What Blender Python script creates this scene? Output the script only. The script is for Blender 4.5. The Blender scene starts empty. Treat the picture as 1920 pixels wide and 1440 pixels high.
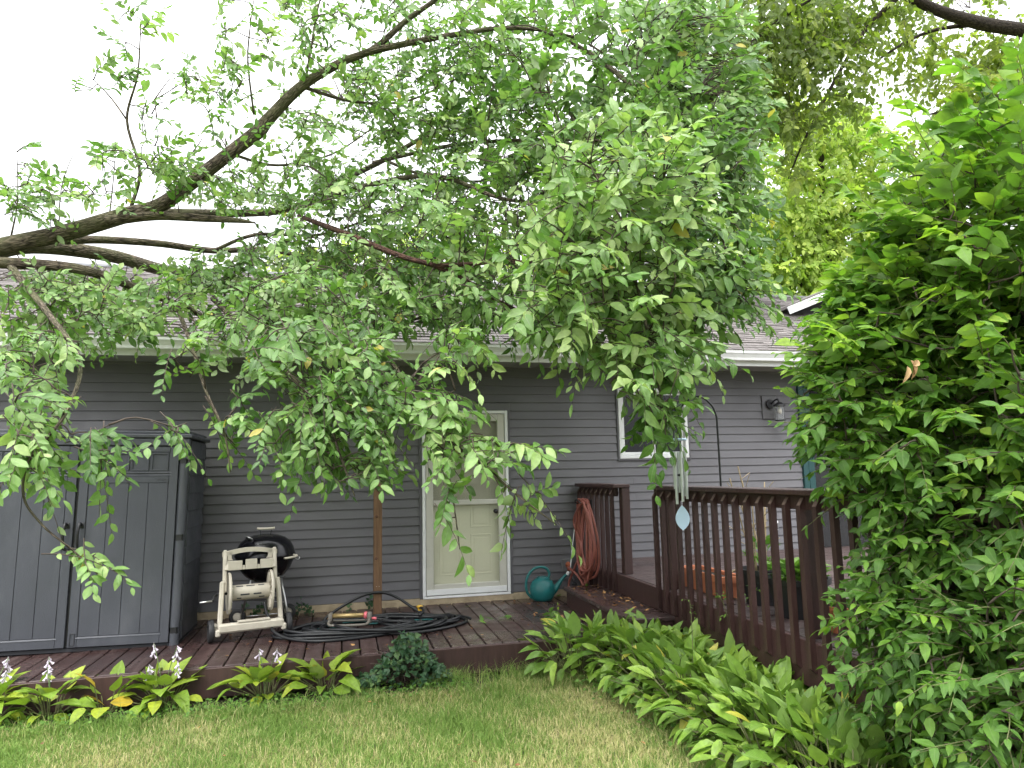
import bpy, math, random
import numpy as np
from mathutils import Matrix, Vector

rng = np.random.default_rng(7)
random.seed(7)
SC = bpy.context.scene
COL = SC.collection
R_ = math.radians

# ------------------------------------------------------------------ camera
F_PX, PITCH, YAW, ROLL = 1290.0, R_(7.4), R_(13.8), R_(1.25)
CAM = np.array([0.0, -8.1, 1.72])


def cam_axes():
    cy, sy = math.cos(YAW), math.sin(YAW)
    fw = np.array([sy * math.cos(PITCH), cy * math.cos(PITCH), math.sin(PITCH)])
    rt = np.array([cy, -sy, 0.0])
    dn = -np.cross(rt, fw)
    return rt * math.cos(ROLL) + dn * math.sin(ROLL), -rt * math.sin(ROLL) + dn * math.cos(ROLL), fw


RT, DN, FW = cam_axes()
camd = bpy.data.cameras.new('camera')
camd.sensor_width = 36.0
camd.lens = 36.0 * F_PX / 1920.0
camd.clip_start = 0.05
camd.clip_end = 600.0
camo = bpy.data.objects.new('camera', camd)
COL.objects.link(camo)
camo.matrix_world = Matrix(((RT[0], -DN[0], -FW[0], CAM[0]), (RT[1], -DN[1], -FW[1], CAM[1]),
                            (RT[2], -DN[2], -FW[2], CAM[2]), (0, 0, 0, 1)))
SC.camera = camo

# ------------------------------------------------------------------ sky, sun, exposure
SUN_EL, SUN_AZ = R_(58), R_(205)
wd = bpy.data.worlds.new('World')
SC.world = wd
wd.use_nodes = True
wn, wl = wd.node_tree.nodes, wd.node_tree.links
wn.clear()
w_out = wn.new('ShaderNodeOutputWorld')
w_bg = wn.new('ShaderNodeBackground')
w_bg.inputs['Strength'].default_value = 0.14
w_sky = wn.new('ShaderNodeTexSky')
w_sky.sky_type = 'NISHITA'
w_sky.sun_disc = False
w_sky.sun_elevation = SUN_EL
w_sky.sun_rotation = SUN_AZ
w_sky.air_density = 1.0
w_sky.dust_density = 4.0
w_sky.ozone_density = 1.0
# overcast: the cloud deck takes nearly all colour out of the sky
w_bw = wn.new('ShaderNodeHueSaturation')
w_bw.inputs['Saturation'].default_value = 0.10
wl.new(w_sky.outputs[0], w_bw.inputs['Color'])
w_mix = wn.new('ShaderNodeMix')
w_mix.data_type = 'RGBA'
w_mix.inputs['Factor'].default_value = 0.7
w_mix.inputs['B'].default_value = (11.0, 11.2, 11.5, 1)
wl.new(w_bw.outputs[0], w_mix.inputs['A'])
# an overcast sky is about three times brighter overhead than at the horizon
w_tc = wn.new('ShaderNodeTexCoord')
w_sep = wn.new('ShaderNodeSeparateXYZ')
wl.new(w_tc.outputs['Generated'], w_sep.inputs[0])
w_mr = wn.new('ShaderNodeMapRange')
w_mr.inputs['To Min'].default_value = 0.22
w_mr.inputs['To Max'].default_value = 1.62
wl.new(w_sep.outputs['Z'], w_mr.inputs['Value'])
w_mul = wn.new('ShaderNodeVectorMath')
w_mul.operation = 'SCALE'
wl.new(w_mix.outputs['Result'], w_mul.inputs[0])
wl.new(w_mr.outputs[0], w_mul.inputs['Scale'])
wl.new(w_mul.outputs[0], w_bg.inputs['Color'])
wl.new(w_bg.outputs[0], w_out.inputs[0])

sund = bpy.data.lights.new('sun', 'SUN')
sund.energy = 1.2
sund.angle = R_(40)
sund.color = (1.0, 0.97, 0.92)
suno = bpy.data.objects.new('sun', sund)
COL.objects.link(suno)
# direction to the sun: azimuth clockwise from +y
sd = Vector((math.sin(SUN_AZ) * math.cos(SUN_EL), math.cos(SUN_AZ) * math.cos(SUN_EL), math.sin(SUN_EL)))
suno.rotation_euler = sd.to_track_quat('Z', 'Y').to_euler()
suno.location = (0, -6, 12)

SC.view_settings.view_transform = 'Standard'
SC.view_settings.look = 'None'
SC.view_settings.exposure = 1.38
SC.view_settings.gamma = 1.0
SC.render.engine = 'CYCLES'
SC.cycles.use_denoising = True
SC.cycles.use_adaptive_sampling = True
SC.cycles.adaptive_threshold = 0.025
SC.cycles.max_bounces = 5
SC.cycles.diffuse_bounces = 3
SC.cycles.transparent_max_bounces = 8


# ------------------------------------------------------------------ helpers
def ray(px, py):
    return RT * ((px - 960) / F_PX) + DN * ((py - 720) / F_PX) + FW


def at(px, py, Y):
    d = ray(px, py)
    return CAM + d * ((Y - CAM[1]) / d[1])


def onz(px, py, Z):
    d = ray(px, py)
    return CAM + d * ((Z - CAM[2]) / d[2])


def project(P):
    q = np.asarray(P) - CAM
    z = q @ FW
    return 960 + F_PX * (q @ RT) / z, 720 + F_PX * (q @ DN) / z, z


def unit(v):
    v = np.asarray(v, float)
    return v / np.maximum(np.linalg.norm(v, axis=-1, keepdims=True), 1e-9)


class MB:
    def __init__(self):
        self.v, self.f, self.n = [], [], 0

    def add(self, vs, fs):
        b = self.n
        vs = [tuple(map(float, p)) for p in vs]
        self.v += vs
        self.n += len(vs)
        self.f += [tuple(i + b for i in q) for q in fs]
        return self

    def box(self, lo, hi, ch=0.0, mat=None):
        """axis-aligned box, chamfered by ch; mat: optional 4x4 applied afterwards"""
        lo, hi = np.array(lo, float), np.array(hi, float)
        c, h = (lo + hi) / 2, (hi - lo) / 2
        ch = min(ch, 0.45 * h.min())
        if ch <= 0:
            vs = [c + h * np.array(s) for s in ((-1, -1, -1), (1, -1, -1), (1, 1, -1), (-1, 1, -1), (-1, -1, 1), (1, -1, 1), (1, 1, 1), (-1, 1, 1))]
            fs = [(0, 3, 2, 1), (4, 5, 6, 7), (0, 1, 5, 4), (1, 2, 6, 5), (2, 3, 7, 6), (3, 0, 4, 7)]
        else:
            vs, idx = [], {}
            for sx in (-1, 1):
                for sy in (-1, 1):
                    for sz in (-1, 1):
                        s = np.array((sx, sy, sz))
                        for a in range(3):
                            k = np.full(3, 1.0)
                            off = np.full(3, ch)
                            off[a] = 0
                            idx[(sx, sy, sz, a)] = len(vs)
                            vs.append(c + s * (h - off))
            fs = []
            for a in range(3):
                b1, b2 = (a + 1) % 3, (a + 2) % 3
                for s in (-1, 1):
                    q = []
                    for u, w in ((-1, -1), (1, -1), (1, 1), (-1, 1)):
                        t = [0, 0, 0]
                        t[a], t[b1], t[b2] = s, u, w
                        q.append(idx[(*t, a)])
                    fs.append(tuple(q if s > 0 else q[::-1]))
                # edges along axis a
                for u in (-1, 1):
                    for w in (-1, 1):
                        t0, t1 = [0, 0, 0], [0, 0, 0]
                        t0[a], t0[b1], t0[b2] = -1, u, w
                        t1[a], t1[b1], t1[b2] = 1, u, w
                        q = [idx[(*t0, b1)], idx[(*t1, b1)], idx[(*t1, b2)], idx[(*t0, b2)]]
                        fs.append(tuple(q if u * w < 0 else q[::-1]))
            for sx in (-1, 1):
                for sy in (-1, 1):
                    for sz in (-1, 1):
                        q = [idx[(sx, sy, sz, a)] for a in range(3)]
                        fs.append(tuple(q if sx * sy * sz > 0 else q[::-1]))
        if mat is not None:
            vs = [mat @ Vector(p) for p in vs]
        return self.add(vs, fs)

    def bar(self, a, b, w, t, up=(0, 0, 1), ch=0.003):
        """box from a to b, w wide, t thick along up"""
        a, b = np.array(a, float), np.array(b, float)
        d = b - a
        L = np.linalg.norm(d)
        x = d / L
        y = unit(np.cross(up, x))
        z = np.cross(x, y)
        m = Matrix(((x[0], y[0], z[0], a[0]), (x[1], y[1], z[1], a[1]), (x[2], y[2], z[2], a[2]), (0, 0, 0, 1)))
        return self.box((0, -w / 2, -t / 2), (L, w / 2, t / 2), ch, m)

    def tube(self, pts, rad, n=8, caps=True):
        P = np.array(pts, float)
        k = len(P)
        r = np.full(k, rad, float) if np.isscalar(rad) else np.array(rad, float)
        T = np.gradient(P, axis=0) if k > 2 else np.repeat((P[1] - P[0])[None], k, 0)
        T = unit(T)
        u = np.cross(T[0], (0, 0, 1))
        if np.linalg.norm(u) < 1e-3:
            u = np.array((1.0, 0, 0))
        u = unit(u)
        ang = np.arange(n) * 2 * math.pi / n
        vs = []
        for i in range(k):
            u = unit(u - T[i] * (u @ T[i]))
            w = np.cross(T[i], u)
            vs += list(P[i] + r[i] * (np.cos(ang)[:, None] * u + np.sin(ang)[:, None] * w))
        fs = []
        for i in range(k - 1):
            for j in range(n):
                j2 = (j + 1) % n
                fs.append((i * n + j, i * n + j2, (i + 1) * n + j2, (i + 1) * n + j))
        if caps:
            fs.append(tuple(range(n))[::-1])
            fs.append(tuple((k - 1) * n + j for j in range(n)))
        return self.add(vs, fs)

    def lathe(self, prof, n=24, c=(0, 0, 0), axis='z', caps=True, mat=None):
        """prof: list of (radius, height)"""
        vs, fs = [], []
        for r, h in prof:
            for j in range(n):
                a = j * 2 * math.pi / n
                p = {'z': (r * math.cos(a), r * math.sin(a), h), 'x': (h, r * math.cos(a), r * math.sin(a)),
                     'y': (r * math.sin(a), h, r * math.cos(a))}[axis]
                p = Vector(p) + Vector(c)
                vs.append(mat @ p if mat is not None else p)
        for i in range(len(prof) - 1):
            for j in range(n):
                j2 = (j + 1) % n
                fs.append((i * n + j, i * n + j2, (i + 1) * n + j2, (i + 1) * n + j))
        if caps:
            fs.append(tuple(range(n))[::-1])
            fs.append(tuple((len(prof) - 1) * n + j for j in range(n)))
        return self.add(vs, fs)

    def extrude(self, prof, d0, d1, axis='x'):
        """closed 2-D profile [(a,b)] swept along an axis: x -> (a,b)=(y,z); y -> (x,z); z -> (x,y)"""
        n = len(prof)
        mk = {'x': lambda d, a, b: (d, a, b), 'y': lambda d, a, b: (a, d, b), 'z': lambda d, a, b: (a, b, d)}[axis]
        vs = [mk(d0, a, b) for a, b in prof] + [mk(d1, a, b) for a, b in prof]
        fs = [(i, (i + 1) % n, n + (i + 1) % n, n + i) for i in range(n)]
        fs += [tuple(range(n))[::-1], tuple(range(n, 2 * n))]
        return self.add(vs, fs)

    def build(self, name, mat, parent=None, smooth=False, loc=None):
        me = bpy.data.meshes.new(name)
        me.from_pydata(self.v, [], self.f)
        me.validate()
        if smooth:
            me.shade_smooth()
            if smooth == 'auto':
                me.set_sharp_from_angle(angle=R_(40))
        me.materials.append(mat)
        return link(name, me, parent, loc)


def link(name, me, parent=None, loc=None):
    o = bpy.data.objects.new(name, me)
    COL.objects.link(o)
    if parent is not None:
        o.parent = parent
    if loc is not None:
        o.location = loc
    return o


def tag(o, label=None, cat=None, group=None, kind=None):
    if label:
        o['label'] = label
    if cat:
        o['category'] = cat
    if group:
        o['group'] = group
    if kind:
        o['kind'] = kind
    return o


def thing(name, label, cat, loc=(0, 0, 0), rz=0.0, group=None):
    o = bpy.data.objects.new(name, None)
    o.empty_display_size = 0.1
    COL.objects.link(o)
    o.location = loc
    o.rotation_euler = (0, 0, rz)
    return tag(o, label, cat, group)


def smooth_path(pts, n=8):
    """Catmull-Rom through rows of any width"""
    P = np.array(pts, float)
    if len(P) < 3:
        t = np.linspace(0, 1, n + 1)[:, None]
        return P[0] * (1 - t) + P[-1] * t
    Q = np.vstack([2 * P[0] - P[1], P, 2 * P[-1] - P[-2]])
    out = []
    for i in range(1, len(Q) - 2):
        for t in np.arange(n) / n:
            a, b, c, d = Q[i - 1], Q[i], Q[i + 1], Q[i + 2]
            out.append(0.5 * (2 * b + (c - a) * t + (2 * a - 5 * b + 4 * c - d) * t * t + (3 * b - a - 3 * c + d) * t ** 3))
    out.append(P[-1])
    return np.array(out)


# ------------------------------------------------------------------ materials
def new_mat(name):
    m = bpy.data.materials.new(name)
    m.use_nodes = True
    nt = m.node_tree
    b = nt.nodes['Principled BSDF']
    return m, nt.nodes, nt.links, b


def surf(name, c, rough=0.6, var=0.12, scale=6.0, bump=0.0, bscale=60.0, stretch=(1, 1, 1), spec=0.5, metal=0.0,
         rvar=0.0, c2=None, c2amt=0.0, c2scale=3.0, coat=0.0, spot=None, objrand=0.0):
    """procedural painted / plastic / wood surface with blotches, a second colour in patches and fine relief"""
    m, N, L, b = new_mat(name)
    tc = N.new('ShaderNodeTexCoord')
    mp = N.new('ShaderNodeMapping')
    mp.inputs['Scale'].default_value = stretch
    L.new(tc.outputs['Object'], mp.inputs['Vector'])
    nz = N.new('ShaderNodeTexNoise')
    nz.inputs['Scale'].default_value = scale
    nz.inputs['Detail'].default_value = 6
    nz.inputs['Roughness'].default_value = 0.6
    L.new(mp.outputs[0], nz.inputs['Vector'])
    rp = N.new('ShaderNodeMapRange')
    rp.inputs['From Min'].default_value = 0.3
    rp.inputs['From Max'].default_value = 0.7
    rp.inputs['To Min'].default_value = 1 - var
    rp.inputs['To Max'].default_value = 1 + var
    L.new(nz.outputs['Fac'], rp.inputs['Value'])
    mul = N.new('ShaderNodeVectorMath')
    mul.operation = 'SCALE'
    mul.inputs[0].default_value = c
    L.new(rp.outputs[0], mul.inputs['Scale'])
    col = mul.outputs[0]
    if objrand:
        oi = N.new('ShaderNodeObjectInfo')
        r2 = N.new('ShaderNodeMapRange')
        r2.inputs['To Min'].default_value = 1 - objrand
        r2.inputs['To Max'].default_value = 1 + objrand
        L.new(oi.outputs['Random'], r2.inputs['Value'])
        m2 = N.new('ShaderNodeVectorMath')
        m2.operation = 'SCALE'
        L.new(col, m2.inputs[0])
        L.new(r2.outputs[0], m2.inputs['Scale'])
        col = m2.outputs[0]
    if c2 is not None:
        n2 = N.new('ShaderNodeTexNoise')
        n2.inputs['Scale'].default_value = c2scale
        n2.inputs['Detail'].default_value = 8
        n2.inputs['Roughness'].default_value = 0.7
        L.new(mp.outputs[0], n2.inputs['Vector'])
        r3 = N.new('ShaderNodeMapRange')
        r3.inputs['From Min'].default_value = 0.5
        r3.inputs['From Max'].default_value = 0.72
        r3.inputs['To Max'].default_value = c2amt
        L.new(n2.outputs['Fac'], r3.inputs['Value'])
        mx = N.new('ShaderNodeMix')
        mx.data_type = 'RGBA'
        L.new(r3.outputs[0], mx.inputs['Factor'])
        L.new(col, mx.inputs['A'])
        mx.inputs['B'].default_value = (*c2, 1)
        col = mx.outputs['Result']
    L.new(col, b.inputs['Base Color'])
    b.inputs['Roughness'].default_value = rough
    b.inputs['Specular IOR Level'].default_value = spec
    b.inputs['Metallic'].default_value = metal
    b.inputs['Coat Weight'].default_value = coat
    if rvar:
        n4 = N.new('ShaderNodeTexNoise')
        n4.inputs['Scale'].default_value = 2.2
        n4.inputs['Detail'].default_value = 5
        L.new(tc.outputs['Object'], n4.inputs['Vector'])
        r4 = N.new('ShaderNodeMapRange')
        r4.inputs['From Min'].default_value = 0.38
        r4.inputs['From Max'].default_value = 0.62
        r4.inputs['To Min'].default_value = max(0.08, rough - rvar)
        r4.inputs['To Max'].default_value = min(1, rough + rvar)
        L.new(n4.outputs['Fac'], r4.inputs['Value'])
        L.new(r4.outputs[0], b.inputs['Roughness'])
    if bump:
        n3 = N.new('ShaderNodeTexNoise')
        n3.inputs['Scale'].default_value = bscale
        n3.inputs['Detail'].default_value = 4
        L.new(mp.outputs[0], n3.inputs['Vector'])
        bp = N.new('ShaderNodeBump')
        bp.inputs['Strength'].default_value = bump
        bp.inputs['Distance'].default_value = 0.01
        L.new(n3.outputs['Fac'], bp.inputs['Height'])
        L.new(bp.outputs[0], b.inputs['Normal'])
    return m


def leaf_mat(name, ramp, under, transl=0.35, rough=0.5, spec=0.35):
    """leaf: colour by the per-leaf number 'rnd'; paler underside; light passes through the blade"""
    m, N, L, b = new_mat(name)
    at_ = N.new('ShaderNodeAttribute')
    at_.attribute_name = 'rnd'
    cr = N.new('ShaderNodeValToRGB')
    e = cr.color_ramp.elements
    while len(e) < len(ramp):
        e.new(0.5)
    for i, (p, c) in enumerate(ramp):
        e[i].position = p
        e[i].color = (*c, 1)
    L.new(at_.outputs['Fac'], cr.inputs['Fac'])
    nz = N.new('ShaderNodeTexNoise')
    nz.inputs['Scale'].default_value = 35
    nz.inputs['Detail'].default_value = 3
    tc = N.new('ShaderNodeTexCoord')
    L.new(tc.outputs['Object'], nz.inputs['Vector'])
    rp = N.new('ShaderNodeMapRange')
    rp.inputs['From Min'].default_value = 0.3
    rp.inputs['From Max'].default_value = 0.7
    rp.inputs['To Min'].default_value = 0.82
    rp.inputs['To Max'].default_value = 1.18
    L.new(nz.outputs['Fac'], rp.inputs['Value'])
    sc = N.new('ShaderNodeVectorMath')
    sc.operation = 'SCALE'
    L.new(cr.outputs[0], sc.inputs[0])
    L.new(rp.outputs[0], sc.inputs['Scale'])
    # midrib and side veins from the leaf's own coordinates
    va = N.new('ShaderNodeAttribute')
    va.attribute_name = 'luv'
    sp = N.new('ShaderNodeSeparateXYZ')
    L.new(va.outputs['Vector'], sp.inputs[0])
    ab = N.new('ShaderNodeMath')
    ab.operation = 'ABSOLUTE'
    L.new(sp.outputs['X'], ab.inputs[0])
    rib = N.new('ShaderNodeMapRange')
    rib.inputs['From Min'].default_value = 0.02
    rib.inputs['From Max'].default_value = 0.12
    rib.inputs['To Min'].default_value = 0.45
    rib.inputs['To Max'].default_value = 0.0
    L.new(ab.outputs[0], rib.inputs['Value'])
    mr = N.new('ShaderNodeMix')
    mr.data_type = 'RGBA'
    L.new(rib.outputs[0], mr.inputs['Factor'])
    L.new(sc.outputs[0], mr.inputs['A'])
    mr.inputs['B'].default_value = (*under, 1)
    gm = N.new('ShaderNodeNewGeometry')
    mb = N.new('ShaderNodeMath')
    mb.operation = 'MULTIPLY'
    L.new(gm.outputs['Backfacing'], mb.inputs[0])
    mb.inputs[1].default_value = 0.75
    mu = N.new('ShaderNodeMix')
    mu.data_type = 'RGBA'
    L.new(mb.outputs[0], mu.inputs['Factor'])
    L.new(mr.outputs['Result'], mu.inputs['A'])
    mu.inputs['B'].default_value = (*under, 1)
    L.new(mu.outputs['Result'], b.inputs['Base Color'])
    b.inputs['Roughness'].default_value = rough
    b.inputs['Specular IOR Level'].default_value = spec
    tr = N.new('ShaderNodeBsdfTranslucent')
    hs = N.new('ShaderNodeVectorMath')
    hs.operation = 'MULTIPLY'
    hs.inputs[1].default_value = (1.25, 1.45, 0.7)
    L.new(sc.outputs[0], hs.inputs[0])
    L.new(hs.outputs[0], tr.inputs['Color'])
    mx = N.new('ShaderNodeMixShader')
    mx.inputs[0].default_value = transl
    L.new(b.outputs[0], mx.inputs[1])
    L.new(tr.outputs[0], mx.inputs[2])
    L.new(mx.outputs[0], N['Material Output'].inputs['Surface'])
    # side veins as fine relief
    w = N.new('ShaderNodeMath')
    w.operation = 'MULTIPLY_ADD'
    L.new(ab.outputs[0], w.inputs[0])
    w.inputs[1].default_value = -0.8
    L.new(sp.outputs['Y'], w.inputs[2])
    s2 = N.new('ShaderNodeMath')
    s2.operation = 'MULTIPLY'
    L.new(w.outputs[0], s2.inputs[0])
    s2.inputs[1].default_value = 45
    s3 = N.new('ShaderNodeMath')
    s3.operation = 'SINE'
    L.new(s2.outputs[0], s3.inputs[0])
    bp = N.new('ShaderNodeBump')
    bp.inputs['Strength'].default_value = 0.25
    bp.inputs['Distance'].default_value = 0.004
    L.new(s3.outputs[0], bp.inputs['Height'])
    L.new(bp.outputs[0], b.inputs['Normal'])
    return m


def bark_mat(name, c1, c2, moss=None, scale=14):
    m, N, L, b = new_mat(name)
    tc = N.new('ShaderNodeTexCoord')
    at_ = N.new('ShaderNodeAttribute')
    at_.attribute_name = 'buv'
    nz = N.new('ShaderNodeTexNoise')
    nz.inputs['Scale'].default_value = scale
    nz.inputs['Detail'].default_value = 8
    nz.inputs['Roughness'].default_value = 0.65
    mp = N.new('ShaderNodeMapping')
    mp.inputs['Scale'].default_value = (3.2, 0.7, 1)
    L.new(at_.outputs['Vector'], mp.inputs['Vector'])
    L.new(mp.outputs[0], nz.inputs['Vector'])
    vo = N.new('ShaderNodeTexVoronoi')
    vo.inputs['Scale'].default_value = scale * 1.3
    vo.feature = 'DISTANCE_TO_EDGE'
    L.new(mp.outputs[0], vo.inputs['Vector'])
    mm = N.new('ShaderNodeMath')
    mm.operation = 'MULTIPLY_ADD'
    L.new(vo.outputs['Distance'], mm.inputs[0])
    mm.inputs[1].default_value = 0.9
    L.new(nz.outputs['Fac'], mm.inputs[2])
    cr = N.new('ShaderNodeValToRGB')
    cr.color_ramp.elements[0].position = 0.46
    cr.color_ramp.elements[0].color = (*c2, 1)
    cr.color_ramp.elements[1].position = 0.74
    cr.color_ramp.elements[1].color = (*c1, 1)
    L.new(mm.outputs[0], cr.inputs['Fac'])
    col = cr.outputs[0]
    if moss:
        n2 = N.new('ShaderNodeTexNoise')
        n2.inputs['Scale'].default_value = 5
        n2.inputs['Detail'].default_value = 6
        L.new(tc.outputs['Object'], n2.inputs['Vector'])
        r3 = N.new('ShaderNodeMapRange')
        r3.inputs['From Min'].default_value = 0.42
        r3.inputs['From Max'].default_value = 0.68
        r3.inputs['To Max'].default_value = 0.6
        L.new(n2.outputs['Fac'], r3.inputs['Value'])
        mx = N.new('ShaderNodeMix')
        mx.data_type = 'RGBA'
        L.new(r3.outputs[0], mx.inputs['Factor'])
        L.new(col, mx.inputs['A'])
        mx.inputs['B'].default_value = (*moss, 1)
        col = mx.outputs['Result']
    L.new(col, b.inputs['Base Color'])
    b.inputs['Roughness'].default_value = 0.92
    b.inputs['Specular IOR Level'].default_value = 0.2
    bp = N.new('ShaderNodeBump')
    bp.inputs['Strength'].default_value = 1.0
    bp.inputs['Distance'].default_value = 0.035
    L.new(mm.outputs[0], bp.inputs['Height'])
    L.new(bp.outputs[0], b.inputs['Normal'])
    return m


M = {}
M['siding'] = surf('vinyl_siding', (0.120, 0.117, 0.128), 0.5, 0.07, 2.2, 0.12, 90, (0.4, 1, 3), objrand=0.05, rvar=0.1, c2=(0.145, 0.14, 0.145), c2amt=0.35, c2scale=1.6)
M['sheath'] = surf('wall_sheathing', (0.05, 0.05, 0.055), 0.9)
M['found'] = surf('concrete_foundation', (0.42, 0.34, 0.23), 0.9, 0.2, 5, 0.5, 40, c2=(0.16, 0.12, 0.08), c2amt=0.7, c2scale=6)
M['shingle'] = surf('asphalt_shingle', (0.165, 0.150, 0.145), 0.95, 0.35, 9, 0.6, 220, (0.5, 1, 1), spec=0.15, c2=(0.08, 0.07, 0.07), c2amt=0.5, c2scale=5)
M['white'] = surf('white_painted_metal', (0.78, 0.79, 0.80), 0.35, 0.06, 2, c2=(0.55, 0.55, 0.52), c2amt=0.35, c2scale=5)
M['soffit'] = surf('soffit_vinyl', (0.30, 0.295, 0.30), 0.6, 0.05, 3)
M['doorframe'] = surf('storm_door_beige', (0.54, 0.53, 0.47), 0.45, 0.05, 3, c2=(0.33, 0.31, 0.27), c2amt=0.4, c2scale=4)
M['doorpanel'] = surf('inner_door_cream', (0.70, 0.69, 0.50), 0.5, 0.05, 2)
M['jch'] = surf('siding_trim', (0.10, 0.098, 0.108), 0.5, 0.05, 3)
M['green'] = surf('green_painted_post', (0.012, 0.055, 0.056), 0.5, 0.12, 4)
M['black'] = surf('black_metal', (0.014, 0.014, 0.016), 0.4, 0.2, 8)
M['enamel'] = surf('black_enamel', (0.005, 0.005, 0.007), 0.2, 0.2, 8, spec=0.4)
M['chrome'] = surf('brushed_aluminium', (0.62, 0.62, 0.62), 0.3, 0.1, 10, metal=1.0)
M['shed'] = surf('grey_resin', (0.052, 0.056, 0.068), 0.5, 0.10, 4, 0.35, 260, (1, 1, 0.35), c2=(0.10, 0.105, 0.115), c2amt=0.45, c2scale=3.5, rvar=0.12)
M['sheddark'] = surf('dark_resin', (0.03, 0.032, 0.038), 0.6, 0.08, 5)
M['deck'] = surf('brown_deck_stain', (0.048, 0.027, 0.025), 0.33, 0.3, 5, 0.35, 70, (5, 0.35, 5), rvar=0.23, c2=(0.12, 0.095, 0.09), c2amt=0.5, c2scale=4, objrand=0.16)
M['deckx'] = surf('brown_deck_stain_upper', (0.062, 0.041, 0.039), 0.5, 0.3, 5, 0.35, 70, (0.35, 5, 5), rvar=0.15, c2=(0.13, 0.105, 0.10), c2amt=0.5, c2scale=4, objrand=0.15)
M['rail'] = surf('brown_rail_stain', (0.047, 0.022, 0.020), 0.5, 0.25, 6, 0.25, 80, (5, 5, 0.5), c2=(0.090, 0.052, 0.047), c2amt=0.4, c2scale=7, objrand=0.08)
M['cutwood'] = surf('bare_cut_wood', (0.17, 0.115, 0.095), 0.8, 0.2, 20)
M['postwood'] = surf('treated_post_wood', (0.16, 0.088, 0.045), 0.75, 0.35, 8, 0.5, 60, (6, 6, 0.4), c2=(0.06, 0.035, 0.02), c2amt=0.6, c2scale=3)
M['beige'] = surf('beige_resin', (0.50, 0.46, 0.385), 0.5, 0.08, 4, c2=(0.30, 0.27, 0.21), c2amt=0.45, c2scale=7)
M['rubber'] = surf('black_rubber', (0.02, 0.02, 0.022), 0.6, 0.15, 10)
M['hose'] = surf('black_hose', (0.010, 0.011, 0.013), 0.42, 0.2, 12)
M['tealhose'] = surf('teal_hose', (0.012, 0.10, 0.10), 0.45, 0.2, 12)
M['redhose'] = surf('red_hose', (0.30, 0.098, 0.075), 0.5, 0.15, 10)
M['can'] = surf('teal_plastic', (0.014, 0.145, 0.148), 0.33, 0.12, 6, c2=(0.03, 0.16, 0.16), c2amt=0.35, c2scale=6)
M['brass'] = surf('gold_anodised_tube', (0.45, 0.33, 0.15), 0.38, 0.1, 10, metal=0.6)
M['pink'] = surf('pink_plastic', (0.75, 0.16, 0.20), 0.4)
M['yellow'] = surf('yellow_plastic', (0.75, 0.45, 0.05), 0.4)
M['terra'] = surf('terracotta_plastic', (0.55, 0.19, 0.09), 0.65, 0.12, 6, c2=(0.40, 0.18, 0.10), c2amt=0.4)
M['blackpot'] = surf('black_pot_plastic', (0.016, 0.017, 0.02), 0.45)
M['soil'] = surf('dark_soil', (0.035, 0.024, 0.017), 0.95, 0.5, 14, 0.9, 40)
M['ice'] = surf('pale_blue_enamel', (0.58, 0.76, 0.98), 0.35, 0.06, 8)
M['tin'] = surf('grey_chime_tube', (0.56, 0.60, 0.58), 0.35, 0.1, 6, metal=0.35)
M['rust'] = surf('rusty_valve', (0.35, 0.10, 0.05), 0.7, 0.3, 30)
M['grey'] = surf('grey_plate', (0.13, 0.13, 0.135), 0.6)
M['porch'] = surf('porch_inside', (0.05, 0.05, 0.055), 0.9)
M['flower'] = surf('pale_flower', (0.60, 0.53, 0.64), 0.7, 0.1, 30)
M['flowerstem'] = surf('flower_stem', (0.10, 0.16, 0.05), 0.7)
M['dryleaf'] = surf('dry_leaf', (0.27, 0.12, 0.05), 0.85, 0.4, 25, objrand=0.3)
M['bark'] = bark_mat('mossy_bark', (0.19, 0.155, 0.115), (0.030, 0.024, 0.018), (0.115, 0.125, 0.055))
M['bark2'] = bark_mat('reddish_bark', (0.13, 0.07, 0.05), (0.03, 0.018, 0.014), None, 20)
M['bark3'] = bark_mat('dark_bark', (0.07, 0.055, 0.042), (0.014, 0.011, 0.009), None, 12)
M['twig'] = surf('twig_bark', (0.062, 0.045, 0.034), 0.85, 0.3, 20)
M['stalk'] = surf('green_stalk', (0.12, 0.13, 0.05), 0.7, 0.2, 20)
M['drystalk'] = surf('dry_stalk', (0.35, 0.27, 0.16), 0.8, 0.2, 20)

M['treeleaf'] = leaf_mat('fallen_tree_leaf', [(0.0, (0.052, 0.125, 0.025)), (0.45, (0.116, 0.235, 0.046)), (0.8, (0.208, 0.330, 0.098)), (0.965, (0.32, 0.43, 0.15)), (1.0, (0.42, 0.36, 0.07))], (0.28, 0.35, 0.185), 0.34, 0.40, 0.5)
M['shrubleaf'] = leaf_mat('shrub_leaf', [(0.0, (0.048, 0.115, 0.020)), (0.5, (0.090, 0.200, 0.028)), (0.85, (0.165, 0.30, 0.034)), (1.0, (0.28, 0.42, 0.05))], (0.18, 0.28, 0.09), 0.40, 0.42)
M['hostaL'] = leaf_mat('yellow_hosta_leaf', [(0.0, (0.10, 0.19, 0.022)), (0.55, (0.19, 0.30, 0.032)), (0.88, (0.33, 0.39, 0.035)), (1.0, (0.50, 0.36, 0.04))], (0.25, 0.33, 0.10), 0.25, 0.42)
M['hostaR'] = leaf_mat('green_hosta_leaf', [(0.0, (0.085, 0.180, 0.026)), (0.6, (0.185, 0.315, 0.042)), (0.95, (0.29, 0.42, 0.055)), (1.0, (0.44, 0.42, 0.06))], (0.22, 0.33, 0.10), 0.22, 0.36, 0.5)
M['ivy'] = leaf_mat('ivy_leaf', [(0.0, (0.022, 0.065, 0.030)), (0.6, (0.045, 0.105, 0.045)), (1.0, (0.10, 0.17, 0.05))], (0.09, 0.15, 0.07), 0.12, 0.4)
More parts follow.
